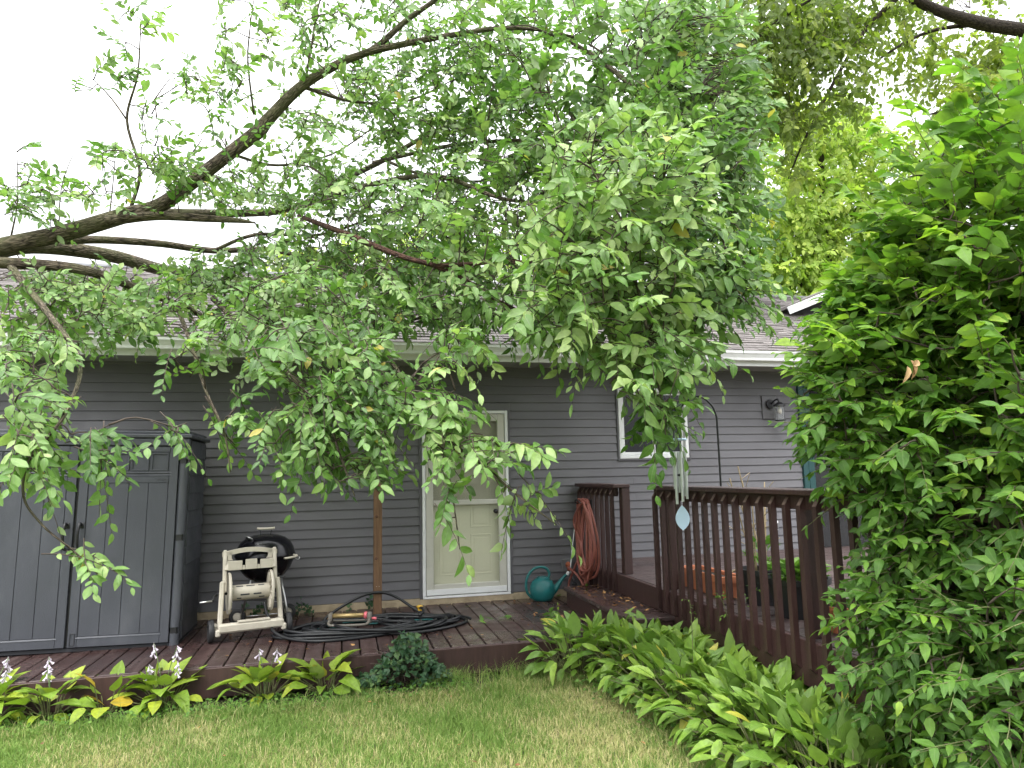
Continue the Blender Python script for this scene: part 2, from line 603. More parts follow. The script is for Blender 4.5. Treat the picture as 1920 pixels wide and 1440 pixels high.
M['maple'] = leaf_mat('maple_leaf', [(0.0, (0.085, 0.130, 0.026)), (0.5, (0.165, 0.225, 0.040)), (1.0, (0.30, 0.35, 0.06))], (0.20, 0.25, 0.09), 0.5, 0.55)
M['backleaf'] = leaf_mat('far_tree_leaf', [(0.0, (0.15, 0.24, 0.040)), (0.5, (0.28, 0.39, 0.070)), (1.0, (0.44, 0.52, 0.10))], (0.32, 0.40, 0.13), 0.45, 0.6)
M['weed'] = leaf_mat('weed_leaf', [(0.0, (0.06, 0.15, 0.025)), (1.0, (0.16, 0.29, 0.05))], (0.13, 0.22, 0.07), 0.3)


def grass_mat():
    m, N, L, b = new_mat('grass_blade')
    a = N.new('ShaderNodeAttribute')
    a.attribute_name = 'rnd'
    cr = N.new('ShaderNodeValToRGB')
    e = cr.color_ramp.elements
    pts = [(0.0, (0.13, 0.245, 0.045)), (0.45, (0.225, 0.345, 0.075)), (0.7, (0.40, 0.42, 0.15)), (1.0, (0.66, 0.57, 0.31))]
    while len(e) < len(pts):
        e.new(0.5)
    for i, (p, c) in enumerate(pts):
        e[i].position, e[i].color = p, (*c, 1)
    L.new(a.outputs['Fac'], cr.inputs['Fac'])
    L.new(cr.outputs[0], b.inputs['Base Color'])
    b.inputs['Roughness'].default_value = 0.55
    b.inputs['Specular IOR Level'].default_value = 0.3
    tr = N.new('ShaderNodeBsdfTranslucent')
    L.new(cr.outputs[0], tr.inputs['Color'])
    mx = N.new('ShaderNodeMixShader')
    mx.inputs[0].default_value = 0.3
    L.new(b.outputs[0], mx.inputs[1])
    L.new(tr.outputs[0], mx.inputs[2])
    L.new(mx.outputs[0], N['Material Output'].inputs['Surface'])
    return m


M['grass'] = grass_mat()
M['lawn'] = surf('lawn_soil', (0.085, 0.100, 0.035), 0.95, 0.5, 7, 0.8, 60, c2=(0.17, 0.135, 0.07), c2amt=0.7, c2scale=2.5)


def glass_mat():
    m, N, L, b = new_mat('window_glass')
    b.inputs['Base Color'].default_value = (0.012, 0.013, 0.016, 1)  # darkness of the unlit room is put into the opaque pane colour
    b.inputs['Roughness'].default_value = 0.04
    nz = N.new('ShaderNodeTexNoise')
    nz.inputs['Scale'].default_value = 2.0
    bp = N.new('ShaderNodeBump')
    bp.inputs['Strength'].default_value = 0.05
    L.new(nz.outputs['Fac'], bp.inputs['Height'])
    L.new(bp.outputs[0], b.inputs['Normal'])
    return m


M['glass'] = glass_mat()


def clear_mat(name, tint, alpha, rough=0.05):
    """pane or insect screen one looks through"""
    m, N, L, b = new_mat(name)
    b.inputs['Base Color'].default_value = (*tint, 1)
    b.inputs['Roughness'].default_value = rough
    nz = N.new('ShaderNodeTexNoise')
    nz.inputs['Scale'].default_value = 3
    rp = N.new('ShaderNodeMapRange')
    rp.inputs['To Min'].default_value = alpha * 0.85
    rp.inputs['To Max'].default_value = min(1, alpha * 1.15)
    L.new(nz.outputs['Fac'], rp.inputs['Value'])
    L.new(rp.outputs[0], b.inputs['Alpha'])
    return m


M['stormglass'] = clear_mat('storm_glass', (0.55, 0.57, 0.52), 0.12)
M['screen'] = clear_mat('insect_screen', (0.03, 0.03, 0.032), 0.72, 0.9)
M['doorscreen'] = clear_mat('door_screen', (0.20, 0.195, 0.18), 0.26, 0.9)
M['lampglass'] = clear_mat('lantern_glass', (0.6, 0.63, 0.65), 0.15)


# ------------------------------------------------------------------ leaves (numpy)
LEAF_T = np.array([0.0, 0.12, 0.34, 0.62, 0.84, 1.0])


def leaf_batch(base, dirv, nrm, length, width, rnd, prof=(0.0, 0.62, 1.0, 0.80, 0.38, 0.0), fold=0.22, curl=0.25, pet=0.0):
    """arrays of leaves -> verts (N,K,3), face template, uv. Each leaf: stalk end, four sections of three, tip"""
    N = len(base)
    d = unit(dirv)
    n = nrm - d * np.sum(nrm * d, 1, keepdims=True)
    n = unit(n)
    s = np.cross(d, n)
    V, UV = [], []
    fo = fold * np.clip(rng.normal(1.0, 0.6, N), -0.3, 2.6)[:, None]
    cu = curl * np.clip(rng.normal(1.0, 0.8, N), -0.8, 3.2)[:, None]
    tw = rng.normal(0, 0.38, N)[:, None]
    L, W = length[:, None], width[:, None]
    for k, t in enumerate(LEAF_T):
        c = base + d * L * (t + pet) - n * L * cu * t * t
        if k in (0, 5):
            V.append(c)
            UV.append((0, t))
        else:
            w = prof[k] * W * 0.5
            rot = tw * t
            ss = s * np.cos(rot) + n * np.sin(rot)
            V.append(c - ss * w + n * w * fo)
            V.append(c)
            V.append(c + ss * w + n * w * fo)
            UV += [(-prof[k], t), (0, t), (prof[k], t)]
    V = np.stack(V, 1)
    F = [(0, 2, 1), (0, 3, 2)]
    for k in range(3):
        a = 1 + 3 * k
        F += [(a, a + 1, a + 4, a + 3), (a + 1, a + 2, a + 5, a + 4)]
    F += [(10, 11, 13), (11, 12, 13)]
    return V, F, np.array(UV), rnd


def mesh_from_batch(name, V, F, UV, rnd, mat):
    N, K = V.shape[:2]
    me = bpy.data.meshes.new(name)
    tri = [f for f in F]
    nl = sum(len(f) for f in tri)
    me.vertices.add(N * K)
    me.vertices.foreach_set('co', V.reshape(-1).astype(np.float32))
    li = np.concatenate([np.array(f) for f in tri])
    li = (li[None, :] + (np.arange(N) * K)[:, None]).reshape(-1)
    me.loops.add(len(li))
    me.loops.foreach_set('vertex_index', li.astype(np.int32))
    me.polygons.add(N * len(tri))
    sizes = np.tile([len(f) for f in tri], N)
    starts = np.concatenate([[0], np.cumsum(sizes)[:-1]])
    me.polygons.foreach_set('loop_start', starts.astype(np.int32))
    me.update(calc_edges=True)
    a = me.attributes.new('rnd', 'FLOAT', 'POINT')
    a.data.foreach_set('value', np.repeat(rnd, K).astype(np.float32))
    u = np.zeros((N, K, 3), np.float32)
    u[:, :, :2] = UV[None]
    b = me.attributes.new('luv', 'FLOAT_VECTOR', 'POINT')
    b.data.foreach_set('vector', u.reshape(-1))
    me.shade_smooth()
    me.materials.append(mat)
    return me


def put_leaves(parent, V, F, UV, rnd, mat, single=300, margin=0.0, mass='foliage'):
    """the leaves that show largest become parts of their own, the rest one mass"""
    c = V.mean(1)
    px, py, z = project(c)
    size = np.linalg.norm(V[:, -1] - V[:, 0], axis=1) / np.maximum(z, 0.1)
    vis = (z > 0.2) & (px > -20) & (px < 1940) & (py > -20) & (py < 1460)
    order = np.argsort(-(size * vis))
    ns = min(single, int(vis.sum()), len(c))
    pick, rest = order[:ns], order[ns:]
    for i in pick:
        link('leaf', mesh_from_batch('leaf', V[i:i + 1], F, UV, rnd[i:i + 1], mat), parent)
    if len(rest):
        o = link(mass, mesh_from_batch(mass, V[rest], F, UV, rnd[rest], mat), parent)
        o['kind'] = 'stuff'


def curve_mesh(name, paths, mat, parent, n=6, kind=None):
    """paths: list of (points, radii); carries 'buv' (around, along) in metres for bark"""
    mb = MB()
    uv = []
    for P, r in paths:
        P = np.array(P)
        r = np.array(r)
        mb.tube(P, r, n, caps=True)
        s = np.concatenate([[0], np.cumsum(np.linalg.norm(np.diff(P, axis=0), axis=1))])
        for i in range(len(P)):
            for j in range(n):
                a = abs(((j / n) * 2) - 1)
                uv.append((a * math.pi * max(r[i], r[0] * 0.5), s[i], 0))
    o = mb.build(name, mat, parent, True)
    if len(o.data.vertices) == len(uv):
        at_ = o.data.attributes.new('buv', 'FLOAT_VECTOR', 'POINT')
        at_.data.foreach_set('vector', np.array(uv, np.float32).reshape(-1))
    if kind:
        o['kind'] = kind
    return o


# ================================================================== SETTING
def grid_plane(name, x0, x1, y0, y1, z, mat, step=None, hfun=None):
    mb = MB()
    if step is None:
        mb.add([(x0, y0, z), (x1, y0, z), (x1, y1, z), (x0, y1, z)], [(0, 1, 2, 3)])
    else:
        nx, ny = int((x1 - x0) / step) + 1, int((y1 - y0) / step) + 1
        X, Y = np.meshgrid(np.linspace(x0, x1, nx), np.linspace(y0, y1, ny))
        Z = z + (hfun(X, Y) if hfun else 0 * X)
        vs = np.stack([X, Y, Z], -1).reshape(-1, 3)
        fs = [(j * nx + i, j * nx + i + 1, (j + 1) * nx + i + 1, (j + 1) * nx + i) for j in range(ny - 1) for i in range(nx - 1)]
        mb.add(vs, fs)
    return mb.build(name, mat, None, True)


tag(grid_plane('lawn', -300, 300, -300, 300, -0.004, M['lawn']), kind='structure')
bed = MB()
edge = [(1.80, -2.04), (2.0, -2.45), (2.2, -2.8), (2.3, -3.5), (2.38, -4.3), (2.38, -5.2), (2.2, -5.9), (2.1, -6.6), (4.2, -6.8), (4.2, -2.04)]
edge_r = edge
bed.add([(x, y, 0.004) for x, y in edge], [tuple(range(len(edge)))])
tag(bed.build('garden_bed', M['soil']), kind='structure')
bed = MB()
edge = [(-6, -2.0), (-6, -2.35), (-2.6, -2.38), (-1.2, -2.42), (0.2, -2.42), (1.3, -2.2), (1.3, -2.0)]
bed.add([(x, y, 0.004) for x, y in edge], [tuple(range(len(edge)))])
tag(bed.build('flower_border', M['soil']), kind='structure')


# ------------------------------------------------------------------ house
house = thing('house', 'single-storey house with grey lap siding and shingle roof behind the fallen tree', 'house')
WX0, WX1 = -6.2, 5.95
Z_SB, Z_ST = 0.337, 3.02          # siding bottom / top
DOOR = (0.886, 1.915, 0.30, 2.475)
WIN = (3.35, 4.30, 1.87, 2.76)
LAMP = (5.40, 5.62, 2.375, 2.66)
EXPO = 0.1016

wall = MB()
# sheathing with the door and window openings left out
for lo, hi in (((WX0, 0.02, 0.12), (DOOR[0], 0.12, 3.2)), ((DOOR[1], 0.02, 0.12), (WIN[0], 0.12, 3.2)), ((WIN[1], 0.02, 0.12), (WX1, 0.12, 3.2)),
               ((DOOR[0], 0.02, DOOR[3]), (DOOR[1], 0.12, 3.2)), ((DOOR[0], 0.02, 0.12), (DOOR[1], 0.12, DOOR[2])),
               ((WIN[0], 0.02, 0.12), (WIN[1], 0.12, WIN[2])), ((WIN[0], 0.02, WIN[3]), (WIN[1], 0.12, 3.2))):
    wall.box(lo, hi)
wall = wall.build('wall', M['sheath'], house)


def plank_prof(z0):
    # bottom edge stands proud and casts the dark joint line, the face leans back to the next course
    return [(0.012, z0), (-0.0165, z0), (-0.0185, z0 + 0.004), (-0.0175, z0 + 0.010), (-0.003, z0 + EXPO + 0.012), (0.012, z0 + EXPO + 0.012)]


z = Z_SB
ncourse = 0
while z < Z_ST:
    segs = [(WX0, WX1)]
    for (a, b, c, d, g) in ((DOOR[0], DOOR[1], DOOR[2], DOOR[3] + 0.02, 0.03), (WIN[0], WIN[1], WIN[2] - 0.03, WIN[3] + 0.03, 0.012), (LAMP[0], LAMP[1], LAMP[2], LAMP[3], 0.0)):
        if z + EXPO * 0.75 > c and z < d:
            new = []
            for s0, s1 in segs:
                if s1 <= a - g or s0 >= b + g:
                    new.append((s0, s1))
                else:
                    new += [(s0, a - g), (b + g, s1)]
            segs = new
    # butt joints between lengths of siding
    out = []
    for s0, s1 in segs:
        if s1 - s0 > 3.5 and ncourse % 2 == 0:
            k = s0 + (s1 - s0) * (0.25 + 0.5 * random.random())
            out += [(s0, k - 0.0008), (k + 0.0008, s1)]
        else:
            out.append((s0, s1))
    for s0, s1 in out:
        if s1 - s0 > 0.02:
            mb = MB()
            dz = random.uniform(-0.0012, 0.0012)
            mb.extrude(plank_prof(z + dz), s0, s1, 'x')
            mb.build('siding_plank', M['siding'], wall)
    z += EXPO
    ncourse += 1

mb = MB()
mb.box((WX0, -0.022, -0.1), (DOOR[0] - 0.03, 0.10, Z_SB - 0.004))
mb.box((DOOR[1] + 0.03, -0.022, -0.1), (WX1, 0.10, Z_SB - 0.004))
mb.box((DOOR[0] - 0.03, -0.03, -0.1), (DOOR[1] + 0.03, 0.10, DOOR[2] + 0.025))
mb.build('foundation', M['found'], house)

# corner trims beside the door
for x0, x1 in ((DOOR[0] - 0.032, DOOR[0] - 0.004), (DOOR[1] + 0.004, DOOR[1] + 0.032)):
    mb = MB()
    mb.box((x0, -0.028, Z_SB - 0.03), (x1, 0.02, DOOR[3] + 0.01), 0.003)
    mb.build('door_trim', M['jch'], house)
mb = MB()
mb.box((DOOR[0] - 0.03, -0.026, DOOR[3] + 0.003), (DOOR[1] + 0.03, 0.02, DOOR[3] + 0.09), 0.003)
mb.build('door_trim', M['siding'], house)

# storm door
x0, x1, z0, z1 = DOOR[0], DOOR[1], 0.352, DOOR[3]
door = MB()
door.box((x0 + 0.09, 0.052, z0), (x1 - 0.09, 0.10, z1 - 0.06))
door = door.build('storm_door', M['doorpanel'], house)
mb = MB()   # raised mouldings of the six panels of the inner door
for cx in ((x0 + x1) / 2 - 0.185, (x0 + x1) / 2 + 0.185):
    for pz0, pz1 in ((0.56, 1.02), (1.10, 1.62), (1.72, 2.2)):
        hw = 0.125
        for q in (((cx - hw, 0.046, pz0), (cx + hw, 0.0515, pz0 + 0.016)), ((cx - hw, 0.046, pz1 - 0.016), (cx + hw, 0.0515, pz1)),
                  ((cx - hw, 0.046, pz0 + 0.018), (cx - hw + 0.016, 0.0515, pz1 - 0.018)), ((cx + hw - 0.016, 0.046, pz0 + 0.018), (cx + hw, 0.0515, pz1 - 0.018)),
                  ((cx - hw + 0.04, 0.047, pz0 + 0.04), (cx + hw - 0.04, 0.0515, pz1 - 0.04))):
            mb.box(*q, 0.0025)
mb.build('door_panel', M['doorpanel'], door)
mb = MB()
mb.box((x0, -0.034, z0), (x0 + 0.036, 0.05, z1), 0.004)
mb.box((x1 - 0.036, -0.034, z0), (x1, 0.05, z1), 0.004)
mb.box((x0 + 0.0365, -0.033, z1 - 0.036), (x1 - 0.0365, 0.05, z1), 0.004)
mb.box((x0 + 0.002, -0.040, z0 - 0.028), (x1 - 0.002, 0.05, z0 - 0.003), 0.003)
mb.build('frame', M['white'], door)
mb = MB()
sx0, sx1, sz0, sz1 = x0 + 0.040, x1 - 0.040, z0 + 0.010, z1 - 0.042
for q in (((sx0, -0.022, sz0), (sx0 + 0.088, 0.012, sz1)), ((sx1 - 0.088, -0.022, sz0), (sx1, 0.012, sz1)),
          ((sx0 + 0.0885, -0.021, sz1 - 0.085), (sx1 - 0.0885, 0.012, sz1)), ((sx0 + 0.0885, -0.021, sz0), (sx1 - 0.0885, 0.012, sz0 + 0.115)),
          ((sx0 + 0.0885, -0.021, 1.365), (sx1 - 0.0885, 0.012, 1.425))):
    mb.box(*q, 0.006)
mb.build('sash', M['doorframe'], door)
mb = MB()
mb.box((sx0 + 0.006, -0.031, sz0 - 0.002), (sx1 - 0.006, -0.0225, sz0 + 0.062), 0.004)
mb.build('kick_plate', M['white'], door)
mb = MB()
mb.box((sx0 + 0.085, 0.0, sz0 + 0.11), (sx1 - 0.085, 0.004, 1.37))
mb.build('pane', M['stormglass'], door)
mb = MB()
mb.box((sx0 + 0.085, -0.002, 1.42), (sx1 - 0.085, 0.003, sz1 - 0.08))
mb.build('screen', M['doorscreen'], door)
mb = MB()
mb.lathe([(0.0, 0), (0.022, 0.0), (0.024, 0.008), (0.012, 0.012), (0.012, 0.03), (0.024, 0.036), (0.028, 0.05), (0.02, 0.062), (0.0, 0.064)], 14, (sx1 - 0.115, -0.0, 1.28), 'y', False,
         Matrix.Translation((0, 0, 0)))
for i, p in enumerate(mb.v):
    mb.v[i] = (p[0], 0.045 - p[1], p[2])
mb.build('handle', M['black'], door, True)

# window
x0, x1, z0, z1 = WIN
win = MB()
for q in (((x0, -0.030, z0 - 0.026), (x1, 0.04, z0)), ((x0, -0.030, z1), (x1, 0.04, z1 + 0.026)), ((x0 - 0.024, -0.031, z0 - 0.026), (x0 - 0.0005, 0.04, z1 + 0.026)), ((x1 + 0.0005, -0.031, z0 - 0.026), (x1 + 0.024, 0.04, z1 + 0.026))):
    win.box(*q, 0.004)
win = win.build('window', M['jch'], house)
mb = MB()
for q in (((x0 + 0.001, -0.036, z0 + 0.001), (x1 - 0.001, 0.06, z0 + 0.045)), ((x0 + 0.001, -0.036, z1 - 0.045), (x1 - 0.001, 0.06, z1 - 0.001)),
          ((x0 + 0.001, -0.0355, z0 + 0.0455), (x0 + 0.045, 0.06, z1 - 0.0455)), ((x1 - 0.045, -0.0355, z0 + 0.0455), (x1 - 0.001, 0.06, z1 - 0.0455))):
    mb.box(*q, 0.005)
mb.build('frame', M['white'], win)
xm = (x0 + x1) / 2
for a, b, yy in ((x0 + 0.047, xm + 0.02, -0.012), (xm - 0.02, x1 - 0.047, 0.012)):
    mb = MB()
    for q in (((a, yy, z0 + 0.047), (b, yy + 0.022, z0 + 0.082)), ((a, yy, z1 - 0.082), (b, yy + 0.022, z1 - 0.047)),
              ((a, yy + 0.0005, z0 + 0.0825), (a + 0.034, yy + 0.0225, z1 - 0.0825)), ((b - 0.034, yy + 0.0005, z0 + 0.0825), (b, yy + 0.0225, z1 - 0.0825))):
        mb.box(*q, 0.004)
    s = mb.build('sash', M['white'], win)
    mb = MB()
    mb.box((a + 0.03, yy + 0.008, z0 + 0.08), (b - 0.03, yy + 0.014, z1 - 0.08))
    mb.build('pane', M['glass'], win)
mb = MB()
mb.box((x0 - 0.02, 0.10, z0 - 0.1), (x1 + 0.02, 0.14, z1 + 0.1))
mb.build('dark_backing', M['sheath'], win)  # dark sheet added behind the panes, in place of the room's shade

# soffit, fascia, gutter
EAVE_Y, GUT_Y = -0.50, -0.60
mb = MB()
for k in range(62):
    xa = -7.0 + k * 0.29
    mb.box((xa, EAVE_Y + 0.004, 3.005), (xa + 0.284, 0.03, 3.02), 0.002)
mb.build('soffit', M['soffit'], house)
mb = MB()
mb.box((-7.0, EAVE_Y - 0.02, 2.99), (10.9, EAVE_Y, 3.15), 0.002)
mb.build('fascia', M['white'], house)
g0, g1 = EAVE_Y - 0.022, GUT_Y - 0.02
gp = [(g0, 3.055), (g0 - 0.055, 3.045), (g0 - 0.066, 3.055), (g0 - 0.070, 3.085), (g1 + 0.012, 3.12), (g1, 3.14), (g1, 3.165), (g1 - 0.004, 3.172), (g1 + 0.014, 3.172), (g1 + 0.012, 3.14), (g0 - 0.06, 3.092), (g0 - 0.056, 3.062), (g0 - 0.004, 3.07), (g0 - 0.004, 3.165), (g0, 3.165)]
mb = MB()
for xa, xb in ((-7.0, 1.42), (1.421, 10.9)):
    mb.extrude(gp, xa, xb, 'x')
mb.build('gutter', M['white'], house)

# roof
RIDGE_Y, SL = 4.2, 0.443
EZ = 3.155
RX0, RX1 = -7.05, 10.9
rz = lambda y: EZ + SL * (y + 0.58)
roof = MB()
th = 0.05
prof = [(-0.58, rz(-0.58) - 0.02), (RIDGE_Y, rz(RIDGE_Y) - 0.02), (RIDGE_Y, rz(RIDGE_Y) - 0.14), (-0.50, rz(-0.50) - 0.14)]
roof.extrude(prof, RX0, RX1, 'x')
bp_ = [(RIDGE_Y, rz(RIDGE_Y) - 0.02), (9.0, rz(-0.58) - 0.02), (9.0, rz(-0.58) - 0.14), (RIDGE_Y, rz(RIDGE_Y) - 0.14)]
roof.extrude(bp_, RX0, RX1, 'x')
roof = roof.build('roof', M['shingle'], house)
mb = MB()
slope_len = math.hypot(RIDGE_Y + 0.58, SL * (RIDGE_Y + 0.58))
cs = (RIDGE_Y + 0.58) / slope_len
sn = SL * cs
nrow = int(slope_len / 0.142)
for r in range(nrow):
    s0 = r * 0.142
    x = RX0 + random.uniform(-0.2, 0)
    while x < RX1:
        wdt = random.choice((0.11, 0.16, 0.2, 0.26, 0.32))
        t = random.choice((0.004, 0.005, 0.012, 0.013))
        drop = random.uniform(0, 0.006)
        xa, xb = max(x, RX0), min(x + wdt - 0.003, RX1)
        if xb > xa + 0.01:
            y0_, z0_ = -0.60 + (s0 - drop) * cs, EZ - 0.012 + (s0 - drop) * sn
            y1_, z1_ = -0.60 + (s0 + 0.15) * cs, EZ - 0.012 + (s0 + 0.15) * sn
            o0, o1 = 0.004 + t, 0.001
            a = [(xa, y0_, z0_), (xb, y0_, z0_), (xb, y1_, z1_), (xa, y1_, z1_)]
            b = [(xa, y0_ - sn * o0, z0_ + cs * o0), (xb, y0_ - sn * o0, z0_ + cs * o0), (xb, y1_ - sn * o1, z1_ + cs * o1), (xa, y1_ - sn * o1, z1_ + cs * o1)]
            mb.add(a + b, [(4, 5, 6, 7), (0, 1, 5, 4), (1, 2, 6, 5), (3, 0, 4, 7)])
        x += wdt
o = mb.build('shingles', M['shingle'], roof)
o['kind'] = 'stuff'
mb = MB()
x = RX0
while x < RX1:
    mb.extrude([(RIDGE_Y - 0.15, rz(RIDGE_Y - 0.15) + 0.012), (RIDGE_Y, rz(RIDGE_Y) + 0.03), (RIDGE_Y + 0.15, rz(RIDGE_Y - 0.15) + 0.012), (RIDGE_Y, rz(RIDGE_Y) + 0.01)], x, min(x + 0.246, RX1), 'x')
    x += 0.25
mb.build('ridge_cap', M['black'], roof)

# cross gable at the right end of the roof
gx0, gxa, gy = 7.34, 9.3, 1.9
gz0 = 4.46
sl2 = 0.39
gz = lambda x: gz0 + sl2 * (min(x, 2 * gxa - x) - gx0)
mb = MB()
mb.add([(gx0, gy, gz0), (gxa, gy, gz(gxa)), (gxa, gy + 4, gz(gxa)), (gx0, gy + 4, gz0), (gx0, gy, gz0 - 0.05), (gxa, gy, gz(gxa) - 0.05), (gxa, gy + 4, gz(gxa) - 0.05), (gx0, gy + 4, gz0 - 0.05)],
       [(0, 1, 2, 3), (4, 7, 6, 5), (0, 3, 7, 4), (1, 5, 6, 2), (0, 4, 5, 1), (2, 6, 7, 3)])
xe = 2 * gxa - gx0
mb.add([(gxa, gy, gz(gxa)), (xe, gy, gz0), (xe, gy + 4, gz0), (gxa, gy + 4, gz(gxa)), (gxa, gy, gz(gxa) - 0.05), (xe, gy, gz0 - 0.05), (xe, gy + 4, gz0 - 0.05), (gxa, gy + 4, gz(gxa) - 0.05)],
       [(0, 1, 2, 3), (4, 7, 6, 5), (0, 3, 7, 4), (1, 5, 6, 2), (0, 4, 5, 1), (2, 6, 7, 3)])
mb.build('gable_roof', M['shingle'], house)
mb = MB()
mb.bar((gx0 - 0.02, gy - 0.014, gz0 - 0.10), (gxa, gy - 0.014, gz(gxa) - 0.10), 0.025, 0.13, (0, 0, 1))
mb.bar((gxa, gy - 0.014, gz(gxa) - 0.10), (xe + 0.02, gy - 0.014, gz0 - 0.10), 0.025, 0.13, (0, 0, 1))
mb.build('rake_board', M['white'], house)
mb = MB()
mb.extrude([(gx0 + 0.25, gz0 - 0.6), (gx0 + 0.25, gz0 - 0.05), (gxa, gz(gxa) - 0.2), (xe - 0.25, gz0 - 0.05), (xe - 0.25, gz0 - 0.6)], gy + 0.35, gy + 0.4, 'y')
mb.build('gable_wall', M['sheath'], house)

# green corner post and the screened porch beside it
for xa, xb, ya in ((5.955, 6.035, -0.045), (6.045, 6.135, -0.035), (7.55, 7.66, -0.035), (9.1, 9.21, -0.035), (10.6, 10.71, -0.035)):
    mb = MB()
    mb.box((xa, ya, 0.5), (xb, 0.07, 3.004), 0.004)
    mb.build('green_post', M['green'], house)
mb = MB()
for xa, xb in ((6.137, 7.548), (7.662, 9.098), (9.212, 10.598)):
    mb.box((xa, -0.02, 1.35), (xb, 0.03, 1.44), 0.003)
    mb.box((xa, -0.02, 2.9), (xb, 0.03, 3.0), 0.003)
mb.build('green_rail', M['green'], house)
for xa, xb in ((6.137, 7.548), (7.662, 9.098), (9.212, 10.598)):
    mb = MB()
    mb.box((xa, 0.004, 0.66), (xb, 0.007, 2.9))
    mb.build('porch_screen', M['screen'], house)
mb = MB()
mb.box((6.0, 3.2, 0.3), (10.9, 3.3, 3.1))
mb.box((10.9, 0.0, 0.3), (11.0, 3.3, 3.1))
mb.box((5.96, 0.13, 0.3), (6.0, 3.2, 3.1))
mb.box((6.0, 0.05, 0.5), (10.9, 3.2, 0.6))
mb.box((6.0, 0.05, 3.0), (10.9, 3.2, 3.05))
mb.build('porch_wall', M['porch'], house)
mb = MB()
mb.box((WX0, 8.0, 0.0), (10.9, 8.2, 3.1))
mb.box((WX0 - 0.1, 0.02, 0.0), (WX0 - 0.001, 8.0, 3.1))
mb.box((10.95, 3.31, 0.0), (11.05, 8.0, 3.1))
mb.build('outer_wall', M['siding'], house)

# ------------------------------------------------------------------ decks
ZD, ZU = 0.262, 0.66
deck = thing('low_deck', 'low dark brown board deck along the house wall under the door', 'deck')
x = -5.6
k = 0
DF = -2.03
while x < 2.55:
    mb = MB()
    e = random.uniform(-0.002, 0.002)
    mb.box((x, DF + 0.002, ZD - 0.036), (x + 0.1395, -0.034, ZD + e * 0.6), 0.005)
    mb.build('plank', M['deck'], deck)
    x += 0.1515
    k += 1
mb = MB()
mb.box((-5.6, DF - 0.040, 0.035), (1.85, DF, ZD - 0.004), 0.004)
mb.build('fascia_board', M['rail'], deck)
mb = MB()
mb.box((1.852, DF - 0.036, 0.035), (2.6, DF + 0.002, ZD - 0.006), 0.004)
mb.build('fascia_board', M['rail'], deck)
mb = MB()
for yy in (-1.85, -1.2, -0.5):
    mb.box((-5.6, yy, 0.02), (2.5, yy + 0.04, ZD - 0.037))
mb.build('joist', M['rail'], deck)

step = thing('deck_step', 'wide dark brown wooden step littered with leaves up to the higher deck', 'step')
SX0 = 2.40
for k in range(3):
    mb = MB()
    mb.box((SX0 - 0.03 + k * 0.15, -2.45, ZD + 0.165), (SX0 - 0.03 + k * 0.15 + 0.146, -0.62, ZD + 0.203), 0.006)
    mb.build('tread_plank', M['deck'], step)
mb = MB()
mb.box((SX0, -2.43, 0.02), (SX0 + 0.038, -0.64, ZD + 0.164), 0.003)
mb.build('riser', M['rail'], step)
mb = MB()
mb.box((SX0 + 0.04, -2.43, 0.02), (2.78, -2.39, ZD + 0.164), 0.003)
mb.build('side_board', M['rail'], step)
mb = MB()
mb.box((SX0 + 0.04, -0.68, ZD + 0.003), (2.78, -0.64, ZD + 0.164), 0.003)
mb.build('side_board', M['rail'], step)

updeck = thing('high_deck', 'higher dark brown board deck behind the railing on the right', 'deck')
y = -0.035
while y > -6.6:
    mb = MB()
    mb.box((2.83, y - 0.1395, ZU - 0.036), (8.6, y, ZU + random.uniform(-0.001, 0.001)), 0.005)
    mb.build('plank', M['deckx'], updeck)
    y -= 0.1455
mb = MB()
mb.box((2.79, -6.6, 0.38), (2.828, -0.03, ZU - 0.004), 0.004)
mb.build('fascia_board', M['rail'], updeck)
mb = MB()
for yy in (-0.2, -2.2, -4.2, -6.3):
    mb.box((2.95, yy - 0.09, -0.02), (3.04, yy, ZU - 0.04))
mb.build('support_post', M['rail'], updeck)


def baluster(parent, x, y, zlo, ztop):
    """2x2 on the outer face, top cut back on the slant, with its bare cut face"""
    mb = MB()
    w = 0.019
    zs = [zlo, ztop]
    vs = [(x - 0.038, y - w, zlo + 0.03), (x, y - w, zlo), (x, y + w, zlo), (x - 0.038, y + w, zlo + 0.03),
          (x - 0.038, y - w, ztop - 0.055), (x, y - w, ztop), (x, y + w, ztop), (x - 0.038, y + w, ztop - 0.055)]
    mb.add(vs, [(0, 3, 2, 1), (4, 5, 6, 7), (0, 1, 5, 4), (1, 2, 6, 5), (2, 3, 7, 6), (3, 0, 4, 7)])
    b = mb.build('baluster', M['rail'], parent)
    mb = MB()
    nx, nz = -0.82 * 0.0015, 0.57 * 0.0015
    mb.add([(x - 0.037 + nx, y - w * 0.8, ztop - 0.053 + nz), (x - 0.004 + nx, y - w * 0.8, ztop - 0.006 + nz), (x - 0.004 + nx, y + w * 0.8, ztop - 0.006 + nz), (x - 0.037 + nx, y + w * 0.8, ztop - 0.053 + nz)], [(0, 1, 2, 3)])
    mb.build('cut_end', M['cutwood'], b)


RB = thing('deck_railing', 'long dark brown wooden deck railing with square balusters in front of planters', 'railing')
mb = MB()
mb.box((2.735, -6.5, 1.545), (2.92, -2.13, 1.582), 0.005)
mb.build('top_rail', M['rail'], RB)
mb = MB()
mb.box((2.791, -6.5, 1.455), (2.828, -2.14, 1.543), 0.004)
mb.build('sub_rail', M['rail'], RB)
yb = -2.20
while yb > -6.4:
    baluster(RB, 2.7895, yb, 0.47 + random.uniform(-0.008, 0.008), 1.535)
    yb -= 0.1495
for yy in (-2.26, -4.2, -6.2):
    mb = MB()
    mb.box((2.829, yy - 0.045, ZU + 0.002), (2.918, yy + 0.045, 1.543), 0.005)
    mb.build('post', M['rail'], RB)

